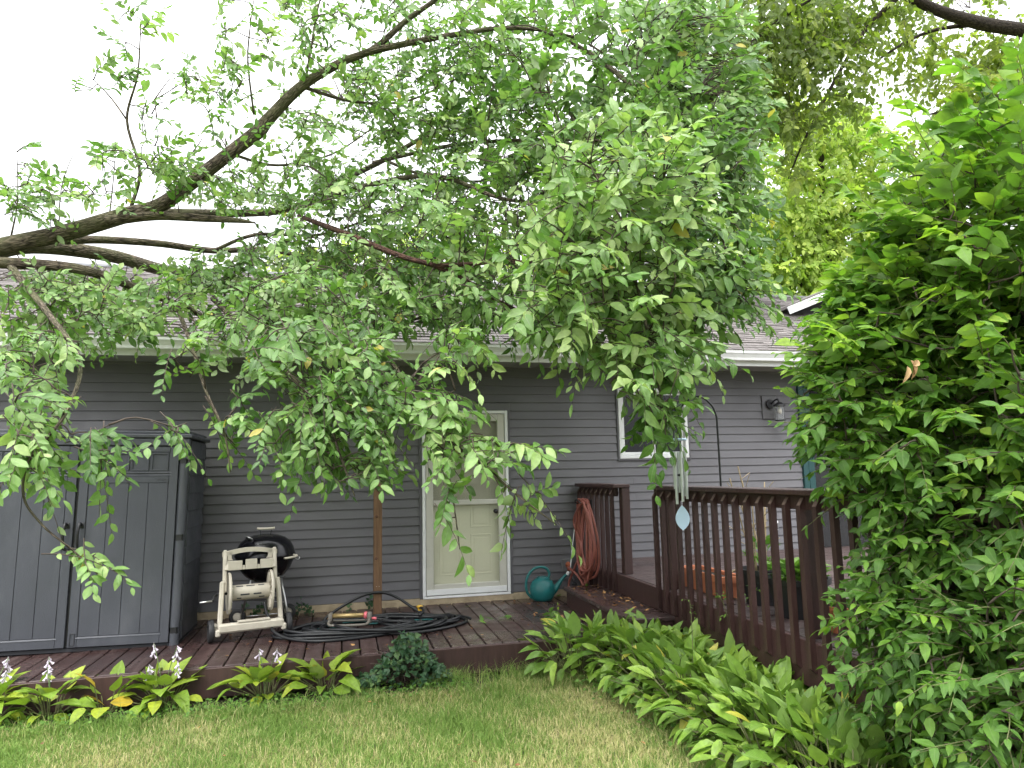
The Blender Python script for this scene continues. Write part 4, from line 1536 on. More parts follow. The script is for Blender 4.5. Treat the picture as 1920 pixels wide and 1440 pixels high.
ol_ = thing('power_outlet', 'small white weatherproof outlet box on the siding seen between the balusters', 'outlet', tuple(at(1453, 985, -0.02)))
mb = MB()
mb.box((-0.035, -0.03, -0.06), (0.035, 0.01, 0.06), 0.006)
mb.build('box', M['white'], ol_)
mb = MB()
mb.box((-0.028, -0.042, -0.05), (0.028, -0.0305, 0.03), 0.006)
mb.build('cover', M['grey'], ol_)

# ------------------------------------------------------------------ shepherd hook and wind chime
HX, HY = 2.955, -3.05
hk = thing('shepherd_hook', 'thin black shepherd hook pole rising behind the deck railing', 'hook', (HX, HY, ZU + 0.001))
tip = np.array((2.665, -2.93))
P = [(0, 0, 0.004), (0, 0, 0.8), (0, 0, 1.40)]
dx, dy = tip[0] - HX, tip[1] - HY
for t, h in ((0.02, 1.50), (0.12, 1.58), (0.35, 1.645), (0.6, 1.645), (0.85, 1.585), (0.97, 1.51), (1.0, 1.44), (0.97, 1.40), (0.92, 1.40)):
    P.append((dx * t, dy * t, h))
mb = MB()
mb.tube(smooth_path(P, 5), 0.0085, 8)
mb.build('rod', M['black'], hk, True)
mb = MB()
mb.lathe([(0.0, 0.0), (0.06, 0.0), (0.06, 0.008), (0.012, 0.012), (0.0, 0.03)], 16, (0, 0, 0.0), 'z', False)
mb.build('foot', M['black'], hk)
ch = thing('wind_chime', 'wind chime with grey tubes and pale blue leaf-shaped sail hanging before the railing', 'wind chime', (2.665, -2.93, 1.965))
mb = MB()
mb.tube([(0, 0, 0.095), (0, 0, 0.075)], 0.004, 5)
for k in range(4):
    a = k * math.pi / 2 + 0.5
    mb.tube([(0, 0, 0.08), (0.05 * math.cos(a), 0.05 * math.sin(a), 0.01)], 0.0012, 4)
mb.tube([(0, 0, 0.0), (0, 0, -0.55)], 0.0012, 4)
mb.build('cord', M['black'], ch)
mb = MB()
mb.lathe([(0.0, -0.008), (0.062, -0.008), (0.066, 0.0), (0.062, 0.008), (0.0, 0.010)], 24, (0, 0, 0), 'z', False)
mb.build('top_disc', M['ice'], ch, True)
for k in range(6):
    a = k * math.pi / 3 + 0.25
    mb = MB()
    L_ = (0.36, 0.33, 0.30, 0.42, 0.40, 0.38)[k]
    c_ = (0.048 * math.cos(a), 0.048 * math.sin(a))
    mb.lathe([(0.0085, -0.10 - L_), (0.0115, -0.10 - L_), (0.0115, -0.10), (0.0085, -0.10)], 12, (c_[0], c_[1], 0), 'z', False)
    t_ = mb.build('chime_tube', M['tin'], ch, 'auto')
    mb = MB()
    mb.tube([(c_[0], c_[1], -0.008), (c_[0], c_[1], -0.10)], 0.001, 4)
    mb.build('string', M['black'], t_)
mb = MB()
mb.lathe([(0.0, -0.30), (0.022, -0.295), (0.024, -0.288), (0.022, -0.28), (0.0, -0.276)], 16, (0, 0, 0), 'z', False)
mb.build('striker', M['black'], ch, True)
mb = MB()
ol = [(0.056 * math.sin(math.pi * t) ** 0.8 * (1.15 - 0.3 * t), -0.53 - 0.20 * (1 - t)) for t in np.linspace(0, 1, 12)]
out = [(x_, z_) for x_, z_ in ol] + [(-x_, z_) for x_, z_ in ol[-2:0:-1]]
mb.extrude([(x_, z_) for x_, z_ in out], -0.003, 0.003, 'y')
s_ = mb.build('sail', M['ice'], ch)
s_.rotation_euler = (0, 0, R_(-22))

# ------------------------------------------------------------------ planters on the high deck
def leaf_clump(parent, c, n, rad, h, L_, W_, mat, seed, single=40, up=0.8):
    g = np.random.default_rng(seed)
    a = g.random(n) * 2 * math.pi
    r = np.sqrt(g.random(n))
    base = np.stack([c[0] + rad * r * np.cos(a), c[1] + rad * r * np.sin(a), c[2] + h * g.random(n)], 1)
    d = np.stack([np.cos(a), np.sin(a), np.full(n, up) + 0.8 * (g.random(n) - 0.4)], 1)
    nr = np.stack([-np.cos(a) * 0.4, -np.sin(a) * 0.4, np.ones(n)], 1) + g.normal(0, 0.35, (n, 3))
    l_ = L_ * (0.6 + 0.6 * g.random(n))
    put_leaves(parent, *leaf_batch(base, d, nr, l_, l_ * W_, g.random(n)), mat, single)


tb = thing('terracotta_trough', 'long terracotta trough planter standing behind the railing balusters', 'planter', (3.12, -2.50, ZU + 0.002))
mb = MB()
t0, t1, L0, L1, Hh = 0.075, 0.10, 0.34, 0.37, 0.175
vs = [(-t0, -L0, 0), (t0, -L0, 0), (t0, L0, 0), (-t0, L0, 0), (-t1, -L1, Hh), (t1, -L1, Hh), (t1, L1, Hh), (-t1, L1, Hh),
      (-t1 + 0.012, -L1 + 0.012, Hh), (t1 - 0.012, -L1 + 0.012, Hh), (t1 - 0.012, L1 - 0.012, Hh), (-t1 + 0.012, L1 - 0.012, Hh),
      (-t1 + 0.015, -L1 + 0.015, Hh - 0.04), (t1 - 0.015, -L1 + 0.015, Hh - 0.04), (t1 - 0.015, L1 - 0.015, Hh - 0.04), (-t1 + 0.015, L1 - 0.015, Hh - 0.04)]
fs = [(0, 3, 2, 1)]
for b0 in (0, 4, 8):
    for i in range(4):
        j = (i + 1) % 4
        fs.append((b0 + i, b0 + j, b0 + 4 + j, b0 + 4 + i))
mb.add(vs, fs)
mb.build('trough', M['terra'], tb)
mb = MB()
for q in (((-t1 - 0.010, -L1 - 0.010, Hh - 0.055), (t1 + 0.010, -L1 + 0.002, Hh + 0.004)), ((-t1 - 0.010, L1 - 0.002, Hh - 0.055), (t1 + 0.010, L1 + 0.010, Hh + 0.004)),
          ((-t1 - 0.0095, -L1 + 0.0025, Hh - 0.055), (-t1 + 0.002, L1 - 0.0025, Hh + 0.0035)), ((t1 - 0.002, -L1 + 0.0025, Hh - 0.055), (t1 + 0.0095, L1 - 0.0025, Hh + 0.0035))):
    mb.box(*q, 0.004)
mb.build('rim', M['terra'], tb)
mb = MB()
mb.box((-t1 + 0.014, -L1 + 0.014, Hh - 0.08), (t1 - 0.014, L1 - 0.014, Hh - 0.03))
mb.build('soil', M['soil'], tb)


def round_pot(name, label, loc, r, h, mat, group=None):
    o = thing(name, label, 'plant pot', loc, 0, group)
    mb = MB()
    mb.lathe([(0.0, 0.0), (r * 0.72, 0.0), (r * 0.95, h * 0.86), (r * 1.04, h * 0.86), (r * 1.05, h), (r * 0.96, h), (r * 0.9, h * 0.7)], 28, (0, 0, 0), 'z', False)
    mb.build('pot', mat, o, 'auto')
    mb = MB()
    mb.lathe([(0.0, h * 0.86), (r * 0.92, h * 0.86)], 24, (0, 0, 0), 'z', False)
    mb.build('soil', M['soil'], o)
    return o


p1 = round_pot('black_pot', 'large black pot with bright lettuce-like greens behind the right half of the railing', (3.20, -3.60, ZU + 0.002), 0.22, 0.27, M['blackpot'])
p2 = round_pot('black_pot', 'black pot with dry stalks and leafy stems behind the middle of the railing', (3.22, -3.12, ZU + 0.002), 0.17, 0.27, M['blackpot'])
p3 = round_pot('terracotta_pot', 'terracotta pot glimpsed between the balusters at the left edge of the shrub', (3.16, -4.12, ZU + 0.002), 0.14, 0.17, M['terra'])
p4 = round_pot('terracotta_pot', 'terracotta pot half hidden behind the shrub leaves nearest the camera', (3.2, -4.62, ZU + 0.002), 0.16, 0.2, M['terra'])
leaf_clump(p1, (0, 0, 0.24), 90, 0.16, 0.10, 0.12, 0.6, M['weed'], 31)
leaf_clump(p3, (0, 0, 0.15), 40, 0.09, 0.08, 0.10, 0.5, M['weed'], 33)
leaf_clump(p4, (0, 0, 0.18), 40, 0.10, 0.10, 0.10, 0.5, M['weed'], 34)
leaf_clump(p2, (0, 0, 0.24), 50, 0.10, 0.25, 0.09, 0.5, M['weed'], 35)
g = np.random.default_rng(8)
mb = MB()
for k in range(9):
    a = g.random() * 6.3
    h = g.uniform(0.5, 0.85)
    lean = g.uniform(0.05, 0.28)
    P = [(0.05 * math.cos(a), 0.05 * math.sin(a), 0.23), (lean * 0.5 * math.cos(a), lean * 0.5 * math.sin(a), 0.23 + h * 0.5), (lean * math.cos(a + 0.4), lean * math.sin(a + 0.4), 0.23 + h)]
    mb.tube(smooth_path(P, 4), 0.005, 5)
    for j in range(3):
        b_ = smooth_path(P, 4)[3 + j * 2]
        mb.tube([b_, b_ + np.array((g.normal(0, 0.09), g.normal(0, 0.09), g.uniform(0.02, 0.14)))], 0.0028, 4)
mb.build('dry_stalk', M['drystalk'], p2, True)
mb = MB()
mb.tube(smooth_path([(-0.16, 0.1, 0.25), (-0.26, 0.05, 0.22), (-0.3, 0.0, 0.05), (-0.31, -0.02, 0.0)], 5), 0.009, 6)
mb.build('trailing_stem', M['drystalk'], p2, True)
# ================================================================== VEGETATION
class Foliage:
    """collects leaves and twigs for one plant"""
    def __init__(self):
        self.b, self.d, self.n, self.l, self.r, self.tw = [], [], [], [], [], []

    def spray(self, b, d, length, nl, ll, droop=0.35, nb=(0, 0, 1), tilt=0.5, rr=(0.0, 1.0), tr=0.0035, opp=False, ang=48, rmean=None, hang=0.25):
        b, d = np.array(b, float), unit(d)
        lat = unit(np.cross(d, (0, 0, 1)) + 1e-6) * rng.normal(0, 0.12)
        t = np.linspace(0, 1, 6)[:, None]
        P = b + d * length * t + np.array((0, 0, -1.0)) * droop * length * t ** 2 + lat * length * t ** 2
        self.tw.append((P, np.linspace(tr, tr * 0.35, 6)))
        N0 = np.array(nb, float) + rng.normal(0, tilt, 3)
        r0 = rmean if rmean is not None else rng.uniform(*rr)
        pos = np.linspace(0.10, 1.0, nl)
        if opp:
            pos = np.repeat(np.linspace(0.15, 0.97, (nl + 1) // 2), 2)[:nl]
        nl = len(pos)
        k = np.minimum(4, (pos * 5).astype(int))
        f = (pos * 5 - k)[:, None]
        p = P[k] * (1 - f) + P[k + 1] * f
        T = unit(P[k + 1] - P[k])
        N = unit(N0 - T * (T @ N0)[:, None])
        S = np.cross(T, N) * np.where(np.arange(nl) % 2, 1.0, -1.0)[:, None]
        a = np.radians(rng.normal(ang, 14, nl)) * (1 - 0.6 * (pos > 0.97))
        dv = T * np.cos(a)[:, None] + S * np.sin(a)[:, None]
        dv[:, 2] -= hang * rng.random(nl)
        self.b.append(p)
        self.d.append(dv)
        self.n.append(N + rng.normal(0, 0.35, (nl, 3)))
        self.l.append(ll * rng.uniform(0.85, 1.12) * np.clip(rng.normal(0.95, 0.24, nl), 0.4, 1.45) * (1.0 - 0.25 * (pos > 0.9) - 0.15 * (pos < 0.2)))
        self.r.append(np.clip(r0 + rng.normal(0, 0.16, nl), 0, 1))

    def arrays(self):
        return np.concatenate(self.b), np.concatenate(self.d), np.concatenate(self.n), np.concatenate(self.l), np.concatenate(self.r)


def connect(nodes, bases, up=0.08):
    """grow branches from limb nodes to every spray base, nearest first; returns paths"""
    nodes = np.array(nodes, float)
    bases = np.array(bases, float)
    d0 = np.array([np.min(np.linalg.norm(nodes - b, axis=1)) for b in bases])
    order = np.argsort(d0)
    buf = np.zeros((len(nodes) + 4 * len(bases) + 8, 3))
    buf[:len(nodes)] = nodes
    n = len(nodes)
    dirs = [None] * len(bases)
    paths = []
    for i in order:
        b = bases[i]
        dd = np.linalg.norm(buf[:n] - b, axis=1)
        j = int(np.argmin(dd))
        p0 = buf[j].copy()
        L = dd[j]
        dirs[i] = (b - p0) / max(L, 1e-4)
        if L < 0.04:
            continue
        mid = (p0 + b) / 2 + np.array((0, 0, up * L)) + rng.normal(0, 0.07 * L, 3)
        P = smooth_path([p0, mid, b], 3)
        r0 = 0.0045 + 0.0065 * min(L, 1.5)
        paths.append((P, np.linspace(r0, 0.003, len(P))))
        for q in P[2:]:
            if n < len(buf):
                buf[n] = q
                n += 1
    return paths, dirs


def limb_nodes(L):
    out = []
    for P, r in L:
        out += list(P)
    return out


def make_limb(pts, n=6):
    """pts rows: px, py, world-y, radius"""
    Q = smooth_path([(*at(u, v, Y), r) for u, v, Y, r in pts], n)
    return Q[:, :3], Q[:, 3]


# ------------------------------------------------------------------ the fallen tree
ft = thing('fallen_tree', 'large leafy tree fallen from the left across the shingle roof and gutter', 'tree', tuple(at(-60, 480, -1.9)))
ft.location = (0, 0, 0)
TR = [
    [(-160, 505, -1.8, .078), (-60, 482, -1.85, .074), (0, 463, -1.9, .070), (120, 437, -1.9, .068), (230, 405, -1.9, .066), (300, 385, -1.95, .060), (365, 338, -2.0, .058), (430, 288, -2.05, .056), (480, 250, -2.1, .060), (490, 240, -2.1, .060), (505, 222, -2.12, .052), (565, 162, -2.2, .044), (640, 117, -2.3, .035), (700, 92, -2.35, .028), (760, 40, -2.4, .024), (815, 0, -2.5, .020), (880, -60, -2.6, .014)],
    [(640, 117, -2.3, .028), (690, 98, -2.35, .030), (780, 78, -2.5, .027), (870, 62, -2.6, .023), (960, 52, -2.7, .017), (1070, 68, -2.8, .012), (1150, 110, -3.0, .008)],
    [(200, 414, -1.95, .045), (290, 405, -2.0, .038), (380, 409, -2.1, .033), (450, 414, -2.2, .020), (478, 418, -2.25, .006)],
    [(250, 398, -1.7, .04), (420, 400, -1.0, .040), (520, 396, -.8, .037), (580, 378, -.8, .033), (650, 335, -.9, .030), (720, 300, -1.0, .027), (830, 240, -1.2, .023), (960, 210, -1.5, .017), (1080, 185, -1.8, .010)],
    [(-160, 500, -1.4, .07), (-40, 480, -1.4, .068), (60, 462, -1.3, .066), (200, 478, -.9, .064), (300, 505, -.4, .062), (380, 522, 0, .060), (460, 545, .4, .052), (540, 560, .8, .042), (640, 560, 1.1, .030)],
    [(-120, 485, -1.9, .048), (-40, 491, -2.0, .046), (60, 495, -2.0, .043), (150, 505, -2.0, .040), (230, 530, -1.8, .036), (330, 570, -1.4, .030), (420, 610, -1.0, .022)],
    [(120, 450, -1.4, .04), (200, 450, -1.2, .036), (300, 457, -1.0, .034), (400, 470, -.7, .032), (520, 470, -.4, .028), (650, 512, -.2, .026), (760, 525, 0, .020)],
    [(500, 400, -1.0, .034), (610, 372, -1.6, .028), (700, 345, -2.0, .024), (820, 330, -2.4, .020), (940, 372, -2.8, .015), (1050, 382, -3.0, .009)],
    [(700, 305, -1.1, .022), (850, 272, -2.0, .018), (1000, 262, -2.6, .014), (1150, 265, -3.2, .009)],
    [(720, 300, -1.0, .018), (800, 330, -1.4, .015), (900, 340, -1.8, .012), (1010, 320, -2.2, .008)],
    [(400, 470, -.7, .02), (480, 440, -1.0, .018), (600, 440, -1.4, .014), (720, 400, -1.8, .010)],
    [(565, 162, -2.2, .018), (660, 190, -2.1, .014), (760, 190, -2.1, .010), (850, 150, -2.1, .006)],
    [(430, 288, -2.05, .014), (520, 310, -1.9, .012), (620, 290, -1.8, .009), (700, 240, -1.8, .005)],
    [(1040, 60, -2.75, .016), (1120, 110, -3.0, .020), (1190, 170, -3.3, .019), (1260, 270, -3.5, .016), (1330, 390, -3.6, .012), (1370, 490, -3.6, .008)],
    [(1060, 190, -2.4, .016), (1120, 330, -3.6, .014), (1170, 450, -4.0, .012), (1210, 600, -4.25, .009), (1235, 720, -4.35, .007), (1250, 830, -4.35, .004)],
    [(640, 560, -1.4, .030), (700, 620, -2.4, .020), (760, 720, -3.4, .015), (830, 815, -4.0, .011), (900, 868, -4.2, .009), (970, 928, -4.3, .006), (1045, 985, -4.35, .003)],
    [(760, 720, -3.4, .010), (805, 790, -3.8, .008), (832, 850, -4.0, .006), (850, 940, -4.1, .005), (862, 1030, -4.15, .003)],
    [(400, 560, -1.4, .028), (450, 610, -2.4, .020), (520, 680, -3.2, .015), (600, 760, -3.6, .011), (640, 860, -3.8, .007), (665, 930, -3.9, .004)],
    [(20, 500, -2.0, .03), (100, 600, -2.8, .020), (150, 680, -3.4, .014), (120, 780, -3.9, .010), (58, 855, -4.1, .007), (44, 930, -4.1, .006), (80, 985, -4.1, .0055), (140, 1035, -4.1, .0045), (195, 1088, -4.1, .003)],
    [(330, 570, -1.6, .02), (360, 650, -2.6, .014), (385, 730, -3.2, .010), (420, 810, -3.4, .007), (432, 885, -3.5, .004)],
    [(245, 392, -1.9, .016), (262, 320, -2.0, .013), (238, 225, -2.1, .011), (258, 140, -2.2, .008), (264, 45, -2.3, .004)],
    [(238, 225, -2.1, .008), (205, 180, -2.1, .006), (160, 135, -2.15, .003)],
    [(476, 215, -2.1, .010), (465, 120, -2.2, .008), (468, 60, -2.25, .006), (478, -15, -2.3, .004)],
    [(572, 155, -2.2, .012), (585, 80, -2.3, .010), (595, 20, -2.3, .008), (612, -40, -2.35, .005)],
    [(20, 448, -1.9, .008), (33, 370, -1.95, .005), (30, 240, -2.0, .0015)],
    [(110, 430, -1.9, .006), (118, 340, -1.95, .004), (160, 240, -2.0, .0012)],
    [(205, 405, -1.9, .006), (214, 320, -1.95, .004), (220, 220, -2.0, .0012)],
]
limbs = [make_limb(p) for p in TR]
for i, (P, r) in enumerate(limbs):
    big = r[0] > 0.03
    curve_mesh('limb' if r[0] > 0.02 else 'branch', [(P, r)], M['bark'], ft, 18 if big else 9)
BR = [[(560, 405, -1.6, .018), (640, 435, -2.6, .024), (700, 460, -2.8, .023), (760, 483, -3.0, .021), (820, 500, -3.1, .019), (880, 530, -3.1, .017), (930, 562, -3.1, .015), (970, 582, -3.0, .011)],
      [(815, 499, -3.1, .018), (880, 495, -3.2, .016), (960, 491, -3.4, .014), (1060, 498, -3.6, .011), (1150, 515, -3.8, .008), (1220, 540, -4.0, .005)]]
for p in BR:
    P, r = make_limb(p)
    limbs.append((P, r))
    curve_mesh('reddish_limb', [(P, r)], M['bark2'], ft, 10)

# foliage masses: centre px, py, half sizes, nearest / farthest world y, number of sprays, mean leaf tone
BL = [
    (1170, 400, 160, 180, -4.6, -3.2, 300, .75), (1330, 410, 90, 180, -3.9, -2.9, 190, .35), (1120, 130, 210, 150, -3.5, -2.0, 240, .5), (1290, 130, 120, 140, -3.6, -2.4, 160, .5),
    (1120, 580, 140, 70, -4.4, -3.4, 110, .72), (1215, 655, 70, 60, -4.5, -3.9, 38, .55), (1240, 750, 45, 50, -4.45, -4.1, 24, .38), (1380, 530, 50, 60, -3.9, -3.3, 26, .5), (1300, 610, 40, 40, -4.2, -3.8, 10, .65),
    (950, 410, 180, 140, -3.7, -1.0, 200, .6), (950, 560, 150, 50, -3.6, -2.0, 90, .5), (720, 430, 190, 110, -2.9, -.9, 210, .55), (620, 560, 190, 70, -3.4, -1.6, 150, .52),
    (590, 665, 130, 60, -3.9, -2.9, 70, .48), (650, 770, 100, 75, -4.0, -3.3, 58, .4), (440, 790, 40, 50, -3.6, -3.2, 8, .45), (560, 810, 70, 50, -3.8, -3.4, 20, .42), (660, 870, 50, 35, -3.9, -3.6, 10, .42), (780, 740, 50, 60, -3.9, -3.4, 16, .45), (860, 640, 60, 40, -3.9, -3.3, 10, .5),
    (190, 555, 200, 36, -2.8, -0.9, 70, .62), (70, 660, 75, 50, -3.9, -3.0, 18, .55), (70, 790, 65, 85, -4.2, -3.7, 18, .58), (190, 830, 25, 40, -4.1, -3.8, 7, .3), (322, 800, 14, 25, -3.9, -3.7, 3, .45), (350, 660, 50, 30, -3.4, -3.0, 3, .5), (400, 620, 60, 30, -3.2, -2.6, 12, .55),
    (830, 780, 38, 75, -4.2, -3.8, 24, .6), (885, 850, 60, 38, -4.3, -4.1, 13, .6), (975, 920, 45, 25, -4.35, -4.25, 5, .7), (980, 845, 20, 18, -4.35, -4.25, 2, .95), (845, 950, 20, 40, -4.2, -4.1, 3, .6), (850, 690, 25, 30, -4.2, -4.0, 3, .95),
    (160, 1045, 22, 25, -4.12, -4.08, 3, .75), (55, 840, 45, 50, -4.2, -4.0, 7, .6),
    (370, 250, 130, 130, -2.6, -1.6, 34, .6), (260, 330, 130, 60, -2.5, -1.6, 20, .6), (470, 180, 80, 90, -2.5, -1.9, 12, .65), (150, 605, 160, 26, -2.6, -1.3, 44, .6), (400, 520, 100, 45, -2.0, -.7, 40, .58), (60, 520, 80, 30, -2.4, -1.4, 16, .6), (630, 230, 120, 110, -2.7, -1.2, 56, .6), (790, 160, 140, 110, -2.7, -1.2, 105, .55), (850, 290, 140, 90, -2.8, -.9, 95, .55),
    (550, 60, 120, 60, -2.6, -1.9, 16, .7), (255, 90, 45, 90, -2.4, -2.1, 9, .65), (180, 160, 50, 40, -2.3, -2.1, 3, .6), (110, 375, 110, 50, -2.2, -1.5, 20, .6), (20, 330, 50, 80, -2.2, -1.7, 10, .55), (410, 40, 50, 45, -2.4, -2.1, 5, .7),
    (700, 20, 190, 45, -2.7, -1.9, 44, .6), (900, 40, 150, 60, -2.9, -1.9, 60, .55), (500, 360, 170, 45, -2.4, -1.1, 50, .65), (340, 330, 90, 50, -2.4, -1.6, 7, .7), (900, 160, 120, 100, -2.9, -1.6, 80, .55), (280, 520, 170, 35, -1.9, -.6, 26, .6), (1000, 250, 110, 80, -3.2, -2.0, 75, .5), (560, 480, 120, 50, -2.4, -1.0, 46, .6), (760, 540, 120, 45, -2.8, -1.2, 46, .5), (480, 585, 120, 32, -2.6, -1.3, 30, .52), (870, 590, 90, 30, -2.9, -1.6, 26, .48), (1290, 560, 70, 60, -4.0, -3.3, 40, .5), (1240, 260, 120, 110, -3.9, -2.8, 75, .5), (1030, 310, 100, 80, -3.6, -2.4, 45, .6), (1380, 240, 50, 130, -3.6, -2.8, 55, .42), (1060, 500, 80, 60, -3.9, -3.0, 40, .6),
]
fol = Foliage()
bases, meta = [], []
for (cx, cy, rx, ry, y0, y1, n, tone) in BL:
    for k in range(int(n * (1.45 if cx < 800 else 1.0))):
        a = rng.random() * 2 * math.pi
        q = math.sqrt(rng.random())
        p = at(cx + rx * q * math.cos(a), cy + ry * q * math.sin(a), rng.uniform(y0, y1))
        # keep leaves off the far side of the roof plane and of the wall
        if p[1] > -0.55:
            p[2] = max(p[2], rz(p[1]) + 0.12)
        bases.append(p)
        meta.append((tone, cy, cx))
paths, dirs = connect(limb_nodes(limbs), bases)
for b, dv, (tone, cy, cx) in zip(bases, dirs, meta):
    lsz = 0.076 + 0.022 * np.clip((cx - 750) / 350, 0, 1)     # smaller leaves on the older limbs to the left
    hang = np.clip((cy - 250) / 450, 0, 1)
    d = unit(dv * 0.8 + np.array((0.55, -0.25, 0.40 - 0.62 * hang)) + rng.normal(0, 0.45, 3))
    L_ = rng.uniform(0.26, 0.50) * lsz / 0.092
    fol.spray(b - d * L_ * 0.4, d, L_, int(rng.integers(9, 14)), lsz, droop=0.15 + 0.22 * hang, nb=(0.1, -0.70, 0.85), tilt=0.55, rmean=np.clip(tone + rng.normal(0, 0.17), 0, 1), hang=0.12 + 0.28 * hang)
curve_mesh('twigs', paths, M['twig'], ft, 5, 'stuff')
curve_mesh('leaf_stalks', fol.tw, M['twig'], ft, 4, 'stuff')
b, d, n, l, r = fol.arrays()
NB = len(b)
r = np.minimum(r, 0.955)
r[rng.random(len(r)) < 0.004] = 1.0          # a few yellowed leaves
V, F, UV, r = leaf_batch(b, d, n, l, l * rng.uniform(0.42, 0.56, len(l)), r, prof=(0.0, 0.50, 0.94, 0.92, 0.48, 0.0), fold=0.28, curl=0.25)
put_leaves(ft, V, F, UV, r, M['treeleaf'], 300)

# ------------------------------------------------------------------ big shrub at right
sh = thing('burning_bush', 'big green shrub crowding the right edge in front of the railing', 'shrub', (2.95, -5.3, 0.0))
sh.location = (0, 0, 0)
fol = Foliage()
ELL = [((2.92, -5.15, 2.0), (0.60, 0.60, 0.75), 520), ((3.16, -5.50, 2.74), (0.62, 0.62, 0.74), 460), ((3.0, -5.35, 1.25), (0.52, 0.52, 0.75), 440), ((3.3, -5.6, 1.8), (0.8, 0.8, 1.1), 420), ((2.95, -5.55, 0.45), (0.45, 0.45, 0.45), 150), ((2.83, -5.0, 2.26), (0.34, 0.34, 0.40), 120), ((3.02, -5.25, 2.55), (0.40, 0.40, 0.40), 130), ((2.86, -5.02, 2.52), (0.36, 0.36, 0.34), 130), ((2.78, -5.22, 0.85), (0.42, 0.42, 0.62), 260), ((2.72, -5.72, 0.75), (0.42, 0.42, 0.65), 260), ((2.98, -5.9, 1.5), (0.4, 0.4, 0.8), 200)]
root = np.array((3.1, -5.5, 0.0))
stems = []
bases, tips = [], []
for c, rad, n in ELL:
    c, rad = np.array(c), np.array(rad)
    for k in range(int(n * 1.25)):
        v = unit(rng.normal(0, 1, 3))
        q = rng.uniform(0.55, 1.0)
        p = c + v * rad * q
        if p[2] < 0.08 or p[0] > 4.1:
            continue
        bases.append(p)
        tips.append(v)
for k in range(26):
    a = rng.random() * 6.28
    rr_ = rng.uniform(0.25, 0.75)
    top = np.array((3.1 + rr_ * math.cos(a), -5.4 + rr_ * math.sin(a), rng.uniform(1.4, 2.5)))
    b0 = root + np.array((0.18 * math.cos(a), 0.18 * math.sin(a), 0))
    mid = b0 * 0.5 + top * 0.5 + np.array((-0.08 * math.cos(a), -0.08 * math.sin(a), 0.15))
    P = smooth_path([b0, mid, top], 10)
    stems.append((P, np.linspace(0.012, 0.003, len(P))))
curve_mesh('stem', stems, M['twig'], sh, 6, 'stuff')
paths, dirs = connect(limb_nodes(stems), bases, 0.0)
curve_mesh('twigs', paths, M['twig'], sh, 5, 'stuff')
for b, dv, v in zip(bases, dirs, tips):
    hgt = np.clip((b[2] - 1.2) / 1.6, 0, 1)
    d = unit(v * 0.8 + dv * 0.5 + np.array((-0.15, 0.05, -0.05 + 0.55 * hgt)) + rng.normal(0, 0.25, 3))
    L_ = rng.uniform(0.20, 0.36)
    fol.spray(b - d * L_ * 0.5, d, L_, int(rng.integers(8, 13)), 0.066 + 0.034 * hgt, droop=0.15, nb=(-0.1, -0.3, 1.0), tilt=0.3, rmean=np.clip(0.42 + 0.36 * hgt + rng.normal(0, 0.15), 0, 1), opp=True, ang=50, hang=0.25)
for k in range(46):                # young shoots standing out of the top and the left shoulder
    a = rng.uniform(0, 6.28)
    e = rng.uniform(0.15, 1.2)
    v = np.array((math.cos(a) * math.cos(e), math.sin(a) * math.cos(e), math.sin(e)))
    c_, r_ = (ELL[1] if k % 3 else ELL[0])[:2]
    b = np.array(c_) + v * np.array(r_) * 0.9
    fol.spray(b, v * 0.6 + np.array((-0.35, 0.0, 0.75)) + rng.normal(0, 0.15, 3), rng.uniform(0.28, 0.45), 14, 0.098, droop=0.2, nb=(-0.2, -0.4, 1.0), tilt=0.3, rmean=rng.uniform(0.7, 1.0), opp=True, ang=52, hang=0.2)
curve_mesh('leaf_stalks', fol.tw, M['stalk'], sh, 4, 'stuff')
b, d, n, l, r = fol.arrays()
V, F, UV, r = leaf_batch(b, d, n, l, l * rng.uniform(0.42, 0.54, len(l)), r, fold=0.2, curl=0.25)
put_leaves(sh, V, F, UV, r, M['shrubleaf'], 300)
M['deadleaf'] = leaf_mat('dead_shrub_leaf', [(0.0, (0.30, 0.17, 0.08)), (1.0, (0.48, 0.32, 0.17))], (0.42, 0.29, 0.17), 0.1, 0.8)
q0 = at(1712, 680, -5.62)          # one withered tuft
db = q0 + rng.normal(0, 0.012, (4, 3))
V, F, UV, r = leaf_batch(db, np.array([(0.3, -0.2, -0.8), (-0.3, -0.1, -1.0), (0.5, 0.1, 0.3), (-0.1, -0.3, -1.1)]), np.tile((0.2, -1.0, 0.3), (4, 1)), np.array([0.075, 0.08, 0.06, 0.07]), np.array([0.035, 0.03, 0.03, 0.03]), np.array([0.3, 0.8, 0.6, 0.1]), curl=0.5, fold=0.5)
for i in range(4):
    link('withered_leaf', mesh_from_batch('withered_leaf', V[i:i + 1], F, UV, r[i:i + 1], M['deadleaf']), sh)

